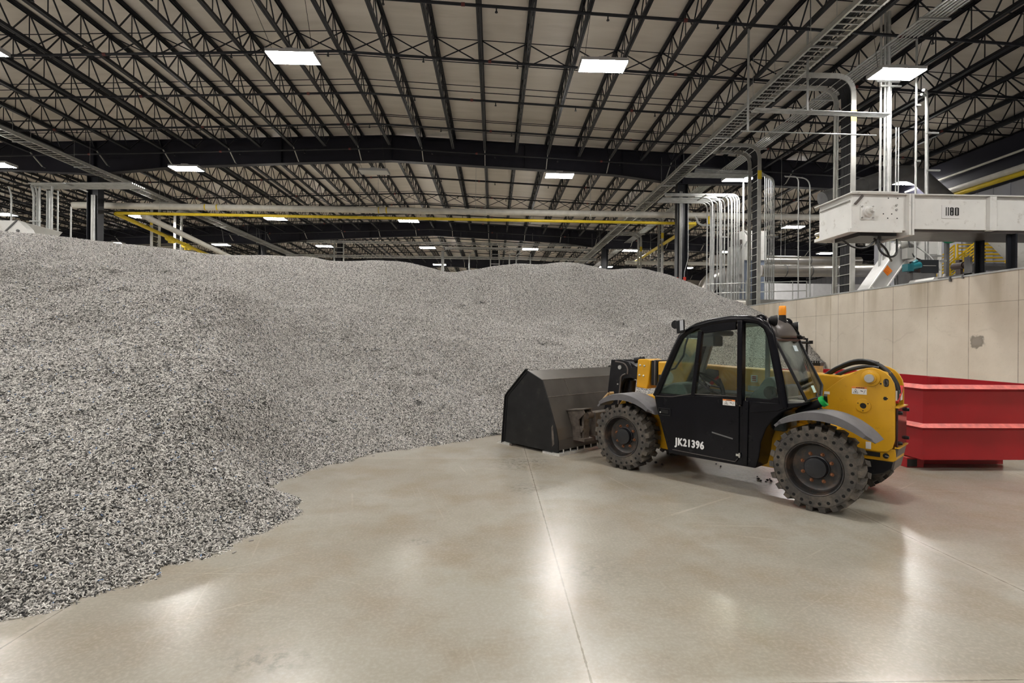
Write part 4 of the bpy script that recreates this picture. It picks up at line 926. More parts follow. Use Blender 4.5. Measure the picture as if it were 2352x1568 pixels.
for u, z in ((2.535,1.32),(2.465,1.315),(2.545,1.175),(2.475,1.17)):
    mb = MB(); mb.lathe([(0.0,0.016),(0.012,0.014),(0.016,0.008),(0.016,0)], o=(u,-0.85,z), n=12); part(mb, 'box_bolt', M['chrome'], bm_)
mb = MB(); mb.box(2.13,2.245,-0.869,-0.864,1.10,1.20); part(mb, 'boom_plate', M['ink'], bm_, False)
mb = MB(); mb.prism([(1.52,1.318),(1.375,1.30),(1.37,1.235),(1.44,1.13),(1.56,1.13),(1.62,1.25)], -0.869, -0.8655); part(mb, 'boom_decal', M['ink'], bm_, False)
mb = MB(); mb.prism([(1.375,1.232),(1.37,1.195),(1.47,1.09),(1.50,1.13)], -0.869, -0.865); part(mb, 'boom_decal', M['decal_red'], bm_, False)
mb = MB(); N_=24; mb.prism([(2.11+0.10*math.cos(2*PI*i/N_),1.165+0.10*math.sin(2*PI*i/N_)) for i in range(N_)], -0.87, -0.8635); ch = part(mb, 'load_chart', M['decal_white'], bm_, False)
mb = MB()
for k in range(16):
    a = random.uniform(0,6.28); r_ = random.uniform(0.02,0.085); mb.box(2.11+r_*math.cos(a)-0.008,2.11+r_*math.cos(a)+0.008,-0.8634,-0.8628,1.165+r_*math.sin(a)-0.003,1.165+r_*math.sin(a)+0.003)
part(mb, 'load_chart_marks', M['machine_dark'], bm_, False)
mb = MB(); mb.box(0.885,0.965,-0.870,-0.8645,1.175,1.262); part(mb, 'boom_sign', M['decal_white'], bm_, False)
mb = MB()
for z in (1.235,1.212,1.19): mb.box(0.902,0.948,-0.8644,-0.8635,z,z+0.012)
part(mb, 'boom_sign_bars', M['decal_red'], bm_, False)
mb = MB(); mb.box(0.72,1.0,-0.870,-0.8645,1.07,1.13); part(mb, 'boom_notice', mat('pale_notice',(0.4,0.45,0.44),0.6), bm_, False)
# boom head
head = [(3.07,1.385),(2.90,1.392),(2.76,1.365),(2.70,1.28),(2.60,1.30),(2.58,1.10),(2.72,1.125),(2.83,1.11),(2.87,1.05),(2.93,0.80),(2.98,0.45),(3.06,0.30),(3.16,0.30),(3.20,0.62),(3.14,0.85)]
for y in (-0.90,-1.17):
    mb = MB(); mb.prism(head, y-0.02, y+0.02); part(mb, 'boom_head_plate', M['mast'], bm_, bevel=0.006)
mb = MB(); mb.prism([(3.02,1.37),(2.75,1.35),(2.62,1.28),(2.62,1.13),(2.9,1.13),(3.02,0.9)], -1.15, -0.92); mb.cyl((2.92,-1.12,1.3),(3.05,-1.12,0.5),0.05,12); mb.cyl((2.80,-1.05,1.08),(2.86,-1.05,0.55),0.06,12); part(mb, 'boom_head_core', M['mast'], bm_)
mb = MB(); mb.cyl((2.905,-0.88,1.275),(2.905,-0.865,1.275),0.032,14); mb.cyl((2.945,-0.88,1.02),(2.945,-0.872,1.02),0.012,10); part(mb, 'head_pin', M['chrome'], bm_)
mb = MB(); mb.cyl((2.70,-0.97,1.385),(2.60,-0.97,1.40),0.045,14); mb.cyl((2.60,-0.97,1.40),(2.55,-0.97,1.42),0.03,12); part(mb, 'head_fitting', M['mast'], bm_)
for pts in ([(2.99,-0.875,1.36),(2.82,-0.872,1.34),(2.76,-0.872,1.26),(2.77,-0.872,1.18)],[(2.80,-0.872,1.18),(2.88,-0.87,1.15),(2.90,-0.87,0.95),(2.93,-0.87,0.72)]):
    mb = MB(); mb.tube(bend(pts,0.08),0.012,8); part(mb, 'head_hose', M['visor'], bm_)
mb = MB(); mb.tube([(3.02,-0.80,0.84),(3.04,-0.78,0.88),(3.10,-0.75,0.80),(3.14,-0.72,0.72)],0.018,8); mb.tube([(3.03,-0.80,0.88),(2.99,-0.8,0.74)],0.016,8); mb.cyl((2.99,-0.84,0.885),(3.03,-0.79,0.88),0.022,8); part(mb, 'coupler_hose', M['wood'], bm_)
# --- rear tower plates, pins, counterweight
plate = [(0.40,0.80),(0.201,1.064),(0.094,1.169),(0.010,1.246),(-0.06,1.30),(-0.132,1.348),(-0.195,1.382),(-0.251,1.400),(-0.309,1.407),(-0.366,1.391),(-0.422,1.358),(-0.459,1.315),(-0.489,1.254),(-0.500,1.19),(-0.504,0.678),(-0.483,0.59),(-0.44,0.545),(-0.36,0.535),(0.40,0.535)]
mb = MB(); mb.prism(plate, -0.85, -0.82); tp = part(mb, 'tower_plate', M['yellow'], bevel=0.005)
mb = MB(); mb.prism([(u,z+0.015) for u,z in plate], -1.25, -1.22); part(mb, 'tower_plate', M['yellow'], bevel=0.005)
mb = MB(); mb.lathe([(0.088,0),(0.085,0.015),(0.06,0.02),(0.055,0.035),(0.0,0.035)], o=(-0.29,-0.82,1.296), n=28); part(mb, 'pivot_boss', M['yellow'], tp)
mb = MB(); mb.cyl((-0.29,-0.79,1.296),(-0.29,-0.745,1.296),0.043,20); part(mb, 'pivot_pin', M['chrome'], tp)
mb = MB(); mb.lathe([(0.072,0),(0.07,0.012),(0.03,0.014)], o=(-0.226,-0.82,1.0), n=26); mb.lathe([(0.03,0.014),(0.03,0.0)], o=(-0.226,-0.82,1.0), n=26); part(mb, 'ram_boss', M['yellow'], tp)
mb = MB(); mb.cyl((-0.226,-0.82,1.0),(-0.226,-0.814,1.0),0.031,18)
for a in (1.57+PI, 0.5, 2.6): mb.cyl((-0.226+0.052*math.cos(a),-0.82,1.0+0.052*math.sin(a)),(-0.226+0.052*math.cos(a),-0.804,1.0+0.052*math.sin(a)),0.006,8)
part(mb, 'boss_hole', M['ink'], tp, False)
mb = MB(); N_=12; mb.prism([(-0.425+0.022*math.cos(PI*i/N_),1.275+0.022*math.sin(PI*i/N_)) for i in range(N_+1)]+[(-0.425+0.022*math.cos(PI+PI*i/N_),1.235+0.022*math.sin(PI+PI*i/N_)) for i in range(N_+1)], -0.822, -0.8165); part(mb, 'plate_slot', M['ink'], tp, False)
mb = MB(); mb.box(-0.385,-0.37,-0.82,-0.8175,1.235,1.25); part(mb, 'plate_hole', M['ink'], tp, False)
mb = MB(); mb.box(-0.44,-0.40,-0.82,-0.8185,1.085,1.10); mb.box(-0.43,-0.405,-0.82,-0.8185,1.075,1.11); part(mb, 'plate_mark', M['ink'], tp, False)
mb = MB(); mb.tube([(-0.41,-0.816,1.285),(-0.405,-0.813,1.26),(-0.415,-0.816,1.225)],0.007,6); mb.tube([(-0.43,-0.816,1.28),(-0.44,-0.812,1.25),(-0.43,-0.816,1.22)],0.006,6); part(mb, 'slot_cable', M['coupler'], tp)
sticker(-0.12, -0.256, 1.118, 1.198, -0.8195, tp)
mb = MB(); mb.box(0.09,0.145,-0.82,-0.8185,1.095,1.125); mb.box(-0.298,-0.25,-0.82,-0.8185,0.552,0.625); part(mb, 'small_label', M['decal_white'], tp, False)
mb = MB(); mb.prism([(-0.19,0.535),(-0.505,0.58),(-0.515,0.47),(-0.49,0.445),(-0.19,0.44)], -1.2, -0.835); rb = part(mb, 'rear_beam', M['yellow'], bevel=0.008)
mb = MB(); mb.box(-0.375,-0.235,-0.836,-0.832,0.478,0.525); mb.lathe([(0,0.006),(0.028,0.006),(0.028,0)], o=(-0.425,-0.835,0.5), n=16); part(mb, 'beam_slot', M['ink'], rb, False)
mb = MB(); mb.tube([(-0.42,-0.83,0.50),(-0.45,-0.82,0.495)],0.006,6); part(mb, 'beam_pin', M['chrome'], rb)
mb = MB(); mb.prism([(-0.15,0.445),(-0.50,0.447),(-0.47,0.37),(-0.40,0.31),(-0.28,0.27),(-0.15,0.27)], -1.22, -0.84); part(mb, 'counterweight', M['mast'], bevel=0.01)
mb = MB(); mb.prism([(-0.505,0.59),(-0.53,0.585),(-0.485,0.36),(-0.47,0.37)], -1.22, -0.84); part(mb, 'rear_skirt', M['visor'])
mb = MB(); mb.box(-0.525,-0.505,-1.24,-0.83,0.60,1.0); rp = part(mb, 'rear_panel', M['rear_panel'], bevel=0.006)
mb = MB(); mb.box(-0.535,-0.49,-1.245,-0.825,1.0,1.012); mb.box(-0.54,-0.50,-1.245,-0.825,0.588,0.60); part(mb, 'panel_edge', M['yellow'], rp, False)
for y, z in ((-0.88,0.95),(-1.2,0.96),(-0.88,0.64),(-1.2,0.66)):
    mb = MB(); mb.lathe([(0,-0.03),(0.016,-0.03),(0.02,-0.01),(0.02,0)], o=(-0.525,y,z), axis='x', n=12); part(mb, 'panel_bolt', M['rubber_trim'], rp)
mb = MB(); mb.prism([(-0.43,0.95),(-0.43,1.25),(-0.36,1.25),(-0.36,0.95)], -1.2, -0.87); part(mb, 'tower_crossplate', M['rear_panel'])
mb = MB(); mb.bar((-0.49,-1.2,1.20),(-0.49,-0.95,1.05),0.03,0.03); part(mb, 'rear_strut', M['decal_red'], rp); mb = MB(); mb.box(-0.495,-0.48,-1.2,-0.95,1.06,1.17); part(mb, 'rear_notice', M['decal_white'], rp, False)
for i, (y, lift) in enumerate(((-0.93,0.0),(-1.0,0.035),(-1.07,0.05),(-0.97,0.06))):
    pts = [(0.20,y,1.28),(0.07,y,1.35+lift*0.6),(-0.10,y,1.415+lift),(-0.26,y,1.415+lift),(-0.40,y,1.34+lift*0.6),(-0.49,y,1.20),(-0.48,y,1.05)]
    if i == 0: pts = [(0.17,y,1.21),(0.06,y,1.30),(-0.06,y,1.37),(-0.22,y,1.415),(-0.34,y,1.40)]
    mb = MB(); mb.tube(bend(pts,0.12,4),0.019,10); hs = part(mb, 'hydraulic_hose', M['hose'])
    d = (Vector(pts[1])-Vector(pts[0])).normalized(); mb = MB(); mb.cyl(Vector(pts[0])-d*0.05, Vector(pts[0])+d*0.03, 0.023, 10); part(mb, 'hose_fitting', M['galv'], hs)
mb = MB(); mb.cyl((-0.23,-1.12,1.36),(-0.26,-1.12,1.47),0.045,14); part(mb, 'breather', M['visor'])
# filler pipe with green cap in front of the tower
d = Vector((-0.245,-0.01,0.155)).normalized(); p0 = Vector((0.235,-0.27,0.915))
mb = MB(); mb.cyl(p0, p0+d*0.27, 0.042, 16); fp = part(mb, 'filler_pipe', M['rubber_trim'])
mb = MB(); mb.cyl(p0+d*0.26, p0+d*0.30, 0.055, 18); part(mb, 'filler_cap', M['green_cap'], fp)
mb = MB(); mb.bar(p0+d*0.30+Vector((0,-0.03,-0.02)), p0+d*0.31+Vector((0,0.02,0.05)), 0.03, 0.03); part(mb, 'cap_latch', M['rubber_trim'], fp)
mb = MB(); mb.tube(bend([(0.27,-0.4,0.95),(0.14,-0.4,1.03),(0.04,-0.4,0.98),(0.05,-0.4,0.86)],0.05),0.014,8); part(mb, 'filler_hoses', M['hose'])
# --- bucket
BY0, BY1 = 0.02, -2.10
end = [(4.51,0.045),(4.435,0.77),(4.40,0.815),(3.975,1.21),(3.66,1.08),(3.55,0.83),(3.37,0.38),(3.327,0.20),(3.326,0.04)]
mb = MB(); mb.prism(end, BY0-0.012, BY0+0.012); bk = part(mb, 'bucket', M['bucket_side'], bevel=0.003)
mb = MB(); mb.prism(end, BY1-0.012, BY1+0.012); part(mb, 'bucket_end_plate', M['bucket_side'], bk)
back = [(4.45,0.05),(3.9,0.05),(3.40,0.05),(3.335,0.07),(3.327,0.12),(3.335,0.22),(3.375,0.38),(3.555,0.83),(3.665,1.08),(3.98,1.205)]
mb = MB(); mb.strip(back, BY1, BY0, -0.014); part(mb, 'bucket_shell', M['bucket'], bk, False)
mb = MB()
for z0 in ((3.555,0.83),(3.665,1.08)): mb.cyl((z0[0],BY1,z0[1]),(z0[0],BY0,z0[1]),0.006,6)
mb.bar((3.56,-0.5,0.84),(3.66,-0.47,1.07),0.008,0.008); part(mb, 'bucket_weld', M['coupler'], bk)
front = [(4.52,0.02),(4.45,0.775),(4.41,0.825),(3.98,1.225)]
for y in (BY0+0.008, BY1-0.008):
    mb = MB(); mb.strip(front, y-0.03, y+0.03, -0.012); part(mb, 'bucket_edge_band', M['bucket_side'], bk)
mb = MB(); mb.strip([(4.47,0.06),(4.41,0.76),(4.38,0.80),(3.97,1.18)], BY0+0.012, BY0+0.02, -0.05); part(mb, 'bucket_edge_liner', M['rubber_trim'], bk)
mb = MB(); mb.prism([(4.35,0.0),(4.64,0.0),(4.62,0.02),(4.45,0.04),(4.35,0.04)], BY1-0.03, BY0+0.03); mb.box(3.285,3.42,BY1,BY0+0.03,0.0,0.038); mb.box(3.42,3.62,BY0-0.06,BY0+0.03,0.0,0.03); part(mb, 'cutting_edge', M['cut_edge'], bk)
for q in range(7):
    mb = MB(); y = -0.06-q*0.16; mb.cyl((3.305,y,0.03),(3.305,y,0.085),0.011,8); part(mb, 'edge_bolt', M['chrome'], bk)
mb = MB(); mb.prism([(4.3,0.0),(4.40,0.0),(4.40,0.03),(4.3,0.03)], BY0+0.012, BY0+0.02); mb.prism([(3.40,0.16),(3.44,0.12),(3.46,0.40),(3.43,0.44)], BY0+0.012, BY0+0.0135); part(mb, 'bucket_scuff', M['coupler'], bk, False)
# coupler brackets on the bucket's back
for y in (-0.42,-1.5):
    mb = MB(); mb.prism([(3.46,0.62),(3.16,0.655),(3.13,0.60),(3.24,0.50),(3.20,0.22),(3.34,0.20),(3.36,0.36)], y-0.10, y-0.075); mb.prism([(3.46,0.62),(3.16,0.655),(3.13,0.60),(3.24,0.50),(3.20,0.22),(3.34,0.20),(3.36,0.36)], y+0.075, y+0.10); cp = part(mb, 'coupler_bracket', M['coupler'], bk)
    mb = MB(); mb.prism([(3.49,0.625),(3.15,0.668),(3.15,0.655),(3.49,0.61)], y-0.12, y+0.12); mb.box(3.12,3.34,y-0.11,y+0.11,0.19,0.23); mb.cyl((3.22,y-0.09,0.36),(3.22,y+0.09,0.36),0.05,12); mb.box(3.17,3.21,y-0.06,y+0.06,0.23,0.6); part(mb, 'coupler_cap', M['coupler'], cp)
mb = MB(); mb.cyl((3.18,-1.5,0.56),(3.18,-0.42,0.56),0.055,14); mb.box(3.10,3.18,-1.4,-0.55,0.25,0.60); part(mb, 'quick_coupler', M['coupler'], bm_)
# ------------------------------------------------------------------ red roll-off dumpster
D = thing('dumpster', 'red open-top steel dumpster with rib tops coloured as if lit beside the push wall', 'dumpster', (0,0,0))
X0, X1, DY0, DY1, DZ0, DZ1 = 5.60, 7.08, 6.59, 10.6, 0.15, 1.13
def part2(mb, name, m, parent, smooth=False, bevel=0.0): return mb.build(name, m, parent, smooth, bevel)
mb = MB(); t_ = 0.03
mb.box(X0,X1,DY0,DY0+t_,DZ0,DZ1); mb.box(X0,X1,DY1-t_,DY1,DZ0,DZ1); mb.box(X0,X0+t_,DY0+t_,DY1-t_,DZ0,DZ1); mb.box(X1-t_,X1,DY0+t_,DY1-t_,DZ0,DZ1); mb.box(X0+t_,X1-t_,DY0+t_,DY1-t_,DZ0,DZ0+t_)
part2(mb, 'bin_body', M['dumpster'], D)
def rib(z, h, out):
    # sloped-top rib running around the four sides
    a = MB(); b_ = MB()
    for (p0, p1, n) in (((X0,DY0),(X1,DY0),(0,-1)),((X0,DY1),(X1,DY1),(0,1)),((X0,DY0),(X0,DY1),(-1,0)),((X1,DY0),(X1,DY1),(1,0))):
        q0 = (p0[0]-(out if n[1] else 0), p0[1]-(out if n[0] else 0)); q1 = (p1[0]+(out if n[1] else 0), p1[1]+(out if n[0] else 0))
        i0, i1 = (p0[0],p0[1]), (p1[0],p1[1]); o0 = (q0[0]+n[0]*out, q0[1]+n[1]*out); o1 = (q1[0]+n[0]*out, q1[1]+n[1]*out)
        if n[1]: o0 = (p0[0]-out, p0[1]+n[1]*out); o1 = (p1[0]+out, p1[1]+n[1]*out)
        else: o0 = (p0[0]+n[0]*out, p0[1]-out); o1 = (p1[0]+n[0]*out, p1[1]+out)
        a.add([(*i0,z+h),(*i1,z+h),(*o1,z),(*o0,z)], [(0,1,2,3)])
        b_.add([(*o0,z),(*o1,z),(*i1,z-0.035),(*i0,z-0.035)], [(0,1,2,3)])
    return a, b_
for z, h, o_ in ((DZ1-0.05,0.05,0.055),(0.575,0.05,0.055)):
    a, b_ = rib(z, h, o_)
    r_ = part2(b_, 'rib', M['dumpster'], D); part2(a, 'rib_lit_top', M['dumpster_lit_worn'], r_)  # sloped tops get the paler red that stands for light from above
mb = MB(); mb.prism([(X1-0.13,8.05),(X1-0.03,8.00),(X1-0.03,8.22)], 0.9, DZ1+0.005, 'xy'); part2(mb, 'corner_gusset', M['dumpster'], D)
mb = MB(); mb.box(X1-0.03,X1+0.02,DY0,DY1,DZ1,DZ1+0.012); part2(mb, 'rim_cap', M['dumpster'], D)
for y in (7.0, 9.4):
    mb = MB(); mb.box(X0-0.02,X1+0.02,y,y+0.16,0.0,DZ0); part2(mb, 'skid', M['dumpster'], D)
mb = MB(); mb.box(5.56,5.80,6.80,6.98,0.0,0.13); part2(mb, 'fork_pocket', M['dumpster'], D, bevel=0.004)
mb = MB(); mb.box(5.565,5.70,6.796,6.80,0.012,0.112); part2(mb, 'pocket_opening', M['ink'], D)
mb = MB(); mb.box(5.56,5.70,6.80,6.98,0.131,0.134); part2(mb, 'pocket_worn_top', M['dumpster_lit_worn'], D)

# ------------------------------------------------------------------ enclosed conveyor 1180
CV = thing('conveyor', 'light grey enclosed conveyor numbered 1180 passing over the push wall', 'conveyor', (0,0,0))
CY0, CY1, CZ0, CZ1 = 10.0, 11.02, 3.94, 4.60
mb = MB(); mb.box(7.02,8.14,CY0,CY1,CZ0-0.04,CZ1); part2(mb, 'head_section', M['machine_white'], CV, bevel=0.006)
mb = MB(); mb.box(8.16,19.0,CY0+0.02,CY1-0.02,CZ0,CZ1); part2(mb, 'trough', M['machine_white'], CV, bevel=0.006)
mb = MB(); mb.box(6.95,8.02,CY0-0.06,CY1+0.06,CZ1,CZ1+0.02); mb.box(8.02,19.0,CY0-0.05,CY1+0.05,CZ1,CZ1+0.02); mb.box(6.98,7.9,CY0-0.07,CY0-0.03,CZ1+0.02,CZ1+0.05); part2(mb, 'cover', M['machine_white'], CV)
mb = MB()
for y in (CY0-0.06, CY1+0.02): mb.box(6.95,8.0,y,y+0.04,CZ0-0.09,CZ0-0.02)
part2(mb, 'bottom_flange', M['machine_white'], CV)
mb = MB(); mb.box(6.945,7.03,CY0-0.019,CY1+0.019,CZ0-0.088,CZ0-0.022); part2(mb, 'end_flange', M['machine_white'], CV)
mb = MB(); mb.box(6.99,7.02,CY0+0.04,CY1-0.04,CZ1-0.12,CZ1-0.10); part2(mb, 'end_strip', M['machine_grey'], CV)
for x in (8.11, 8.175):
    mb = MB(); mb.box(x,x+0.045,CY0-0.09,CY1+0.09,CZ0-0.14,CZ1+0.01); part2(mb, 'joint_flange', M['machine_white'], CV, bevel=0.004)
for x in (9.78, 12.6, 15.4):
    mb = MB(); mb.box(x,x+0.14,CY0-0.06,CY1+0.06,CZ0-0.02,CZ1-0.01); part2(mb, 'stiffener', M['machine_white'], CV, bevel=0.004)
mb = MB(); mb.box(8.2,19,CY0+0.06,CY1-0.06,CZ0-0.05,CZ0); part2(mb, 'belly_plate', M['visor'], CV)
mb = MB(); mb.box(7.3,8.05,CY0+0.15,CY1-0.1,CZ0-0.12,CZ0-0.02); mb.bar((7.7,10.2,3.7),(8.3,10.9,3.75),0.08,0.05); part2(mb, 'discharge_mouth', M['motor_black'], CV)
mb = MB(); mb.box(7.19,7.47,CY0-0.012,CY0,4.10,4.40); b1 = part2(mb, 'bearing_plate', M['machine_white'], CV, bevel=0.02)
mb = MB(); mb.lathe([(0.11,CY0-0.012),(0.105,CY0-0.05),(0.075,CY0-0.06),(0.07,CY0-0.10),(0.0,CY0-0.10)], o=(7.34,0,4.26), n=24); mb.lathe([(0.05,CY0-0.10),(0.048,CY0-0.17),(0,CY0-0.17)], o=(7.36,0,4.27), n=20); part2(mb, 'bearing', M['machine_white'], b1, True)
for dx, dz in ((-0.11,-0.11),(0.11,-0.11),(0.11,0.11),(-0.11,0.11)):
    mb = MB(); mb.cyl((7.33+dx,CY0-0.012,4.25+dz),(7.33+dx,CY0-0.03,4.25+dz),0.016,6); part2(mb, 'bearing_bolt', M['machine_grey'], b1)
mb = MB()
for x, z in ((7.76,4.535),(7.95,4.535),(7.66,4.225),(7.83,4.225),(7.75,4.14),(7.94,4.14)): mb.cyl((x,CY0-0.002,z),(x,CY0+0.004,z),0.013,10)
part2(mb, 'bolt_hole', M['ink'], CV)
for z in (4.40,4.31):
    mb = MB(); mb.cyl((7.92,CY0,z),(7.92,CY0-0.02,z),0.022,6); part2(mb, 'flange_bolt', M['machine_grey'], CV)
mb = MB(); mb.bar((7.22,CY0-0.03,4.57),(7.07,CY0-0.03,4.40),0.04,0.035,(0,1,0)); part2(mb, 'lid_clamp', M['visor'], CV)
mb = MB(); mb.box(8.86,9.22,CY0+0.012,CY0+0.021,4.16,4.42); npl = part2(mb, 'number_plate', mat('number_plate_white',(0.68,0.68,0.67),0.45), CV)
def stencil(parts_, name):
    mb = MB()
    for x0, x1, z0, z1 in parts_: mb.box(8.94+x0, 8.94+x1, CY0+0.0085, CY0+0.0125, 4.215+z0, 4.215+z1)
    return part2(mb, name, M['ink'], npl)
hh = 0.165
stencil([(0.0,0.018,0,hh)], 'stencil_digit'); stencil([(0.042,0.062,0,hh)], 'stencil_digit')
stencil([(0.085,0.115,0.01,hh-0.01),(0.132,0.162,0.01,hh-0.01),(0.10,0.120,0,0.022),(0.127,0.147,0,0.022),(0.10,0.120,hh-0.022,hh),(0.127,0.147,hh-0.022,hh),(0.10,0.147,hh/2-0.012,hh/2+0.012)], 'stencil_digit')
stencil([(0.185,0.218,0.01,hh-0.01),(0.238,0.268,0.01,hh-0.01),(0.20,0.222,0,0.02),(0.232,0.25,0,0.02),(0.20,0.222,hh-0.02,hh),(0.232,0.25,hh-0.02,hh)], 'stencil_digit')
for i, pts in enumerate(([(6.95,10.2,3.76),(7.15,10.15,3.58),(7.4,10.1,3.55),(7.6,10.15,3.72)],[(7.62,10.1,3.75),(7.62,10.05,3.5),(7.78,10.0,3.36),(7.98,10.05,3.42),(8.02,10.1,3.75)],[(7.7,10.3,3.8),(7.95,10.3,3.6),(8.1,10.4,3.45),(8.3,10.6,3.4)])):
    mb = MB(); mb.tube(bend(pts,0.15,5),0.02,8); part2(mb, 'hanging_hose', M['hose'], CV)
for y in (10.15, 10.85):
    mb = MB(); mb.box(10.42,10.46,y-0.1,y+0.1,0,CZ0-0.05); mb.box(10.34,10.54,y-0.012,y+0.012,0,CZ0-0.05); part2(mb, 'support_leg', M['steel_black'], CV)

# ------------------------------------------------------------------ overhead cable trays
def tray(name, label, x, y0, y1, z, w=0.6, along='y', cab=0.3, rung=0.24, hang=True):
    t = thing(name, label, 'cable tray', (x, y0, z) if along == 'y' else (y0, x, z), 0 if along == 'y' else -PI/2, 'ladder cable trays')
    L = y1-y0
    for s in (-1,1):
        mb = MB(); mb.box(s*w/2-0.012,s*w/2+0.012,0,L,-0.06,0.07); mb.box(s*w/2-0.03,s*w/2+0.03,0,L,-0.066,-0.056); mb.box(s*w/2-0.03,s*w/2+0.03,0,L,0.064,0.074); mb.build('side_rail', M['alu'], t)
    mb = MB()
    for k in range(int(L/rung)): mb.box(-w/2,w/2,0.1+k*rung,0.13+k*rung,-0.055,-0.03)
    o = mb.build('rungs', M['alu'], t); o['kind'] = 'stuff'
    mb = MB()
    rr = random.Random(3)
    for k in range(9):
        cx = -w*0.30+cab*k/9+rr.uniform(-0.01,0.01); mb.tube([(cx+rr.uniform(-0.03,0.03),q*L/12,-0.02+rr.uniform(0,0.03)) for q in range(13)], 0.016, 5)
    mb.build('cables', M['cable'], t)
    if hang:
        mb = MB(); mb.cyl((0,0,0),(0,0,1.4),0.006,5); hm = mb.mesh('hanger_rod', M['galv'])
        mb = MB(); mb.box(-w/2-0.06,w/2+0.06,-0.02,0.02,-0.11,-0.068); sm = mb.mesh('trapeze_strut', M['galv'])
        n = int(L/3.05)
        for k in range(n):
            for s in (-1,1): link('hanger_rod', hm, t, loc=(s*(w/2+0.05), 1.35+k*3.05, -0.09))
            link('trapeze_strut', sm, t, loc=(0,1.35+k*3.05,0))
    return t
tray('cable_tray', 'long aluminium ladder cable tray running down the hall on the right', 8.62, 9.0, 76.0, 9.55, cab=0.33)
tray('cable_tray', 'long aluminium ladder cable tray running down the hall on the left', -18.9, 14.0, 76.0, 9.55, cab=0.25)
tray('cable_tray', 'far ladder cable tray crossing the hall below the second nearest girder', 44.6, -4.2, 8.3, 9.57, 0.5, 'x', 0.1, 0.22)
tray('cable_tray', 'farthest ladder cable tray crossing the hall just above the pellet heap', 62.0, -6.5, 8.3, 9.5, 0.5, 'x', 0.1, 0.3)

def drop_ladder(label, xs, x, y0, y1, ztop, zbot, cables=True, rails='alu', yellow=True):
    """cable ladder leaving a tray at xs, running sideways, bending down at x"""
    t = thing('cable_ladder', label, 'cable ladder', (0,0,0), 0, 'cable ladders')
    path = bend([(xs,0,ztop),(x,0,ztop),(x,0,zbot)], 0.55, 8)
    sgn = 1 if x > xs else -1
    for y in (y0, y1):
        mb = MB()
        for a, b_ in zip(path[:-1], path[1:]):
            mb.bar((a.x,y,a.z),(b_.x,y,b_.z),0.03,0.15,(0,1,0) if False else (sgn*0.7,0,0.7))
        mb.build('side_rail', M['alu'], t)
    mb = MB(); mb.cyl((0,0,0),(0,y1-y0,0),0.014,6); rm = mb.mesh('rung', M['alu']); z = ztop-0.75
    while z > zbot: link('rung', rm, t, loc=(x,y0,z)); z -= 0.30
    q = xs+sgn*0.2
    while sgn*(x-0.5*sgn-q) > 0: link('rung', rm, t, loc=(q,y0,ztop-0.03)); q += sgn*0.27
    for f in (0.3,0.6): p = path[1+int(8*f)]; link('rung', rm, t, loc=(p.x,y0,p.z))
    if cables:
        mb = MB(); n = max(4, int(abs(y1-y0)/0.055)-3); rr = random.Random(int(x*10+y0))
        for i in range(n):
            y = y0+(y1-y0)*(0.10+0.72*i/n); off = 0.05
            pp = [(p.x+(off*sgn if p.z < ztop-0.2 else 0), y+rr.uniform(-0.008,0.008), p.z+(off if p.z > ztop-0.3 else 0)) for p in path]
            mb.tube(pp, 0.026, 6)
        mb.build('cables', M['cable'], t)
        mb = MB(); mb.box(x-0.02,x+0.02,y0+(y1-y0)*0.9-0.015,y0+(y1-y0)*0.9+0.015,zbot,ztop-0.5); mb.build('ground_rail', M['alu'], t)
    if yellow:
        mb = MB(); mb.box(x-0.085,x+0.085,y0-0.018,y0-0.016,ztop-1.35,ztop-1.0); mb.build('yellow_tag', M['yellow_pipe'], t)
    return t
drop_ladder('wide cable ladder full of black cables dropping behind the grey conveyor', 8.9, 10.62, 15.08, 15.86, 9.6, 0.0)
drop_ladder('cable ladder dropping beside the white machine, right of the dark column', 8.9, 10.62, 20.55, 21.35, 9.6, 0.0)
drop_ladder('thin cable ladder dropping just left of the right dark column', 8.9, 10.62, 32.6, 33.3, 9.6, 0.0)
drop_ladder('pale cable ladder farther back, second left of the right dark column', 8.9, 10.62, 37.4, 38.1, 9.6, 0.0, False)
drop_ladder('left cable ladder by the sloping yellow pipe, nearer the left column', -19.2, -19.95, 31.0, 31.7, 9.6, 0.0)
drop_ladder('left cable ladder by the sloping yellow pipe, farther from the left column', -19.2, -19.95, 33.2, 33.9, 9.6, 0.0)
def front_ladder(label, x0, x1, y, ztop):
    t = thing('cable_ladder', label, 'cable ladder', (0,0,0), 0, 'cable ladders')
    for x in (x0,x1):
        mb = MB(); mb.box(x-0.04,x+0.04,y-0.08,y+0.08,0,ztop); mb.build('side_rail', M['alu'], t)
    mb = MB(); mb.box(x0,x1,y-0.02,y+0.02,-0.03,0.03); rm = mb.mesh('rung', M['alu']); z = ztop-0.2
    while z > 2: link('rung', rm, t, loc=(0,0,z)); z -= 0.42
    mb = MB()
    for k in range(4): mb.cyl((x0+(x1-x0)*(0.35+0.1*k),y+0.06,0),(x0+(x1-x0)*(0.35+0.1*k),y+0.06,ztop),0.03,6)
    mb.build('cables', M['cable'], t)
front_ladder('far cable ladder in front of the left far column', -13.95, -13.15, 45.9, 10.35)
front_ladder('far cable ladder in front of the middle far column', -0.33, 0.43, 45.9, 10.35)

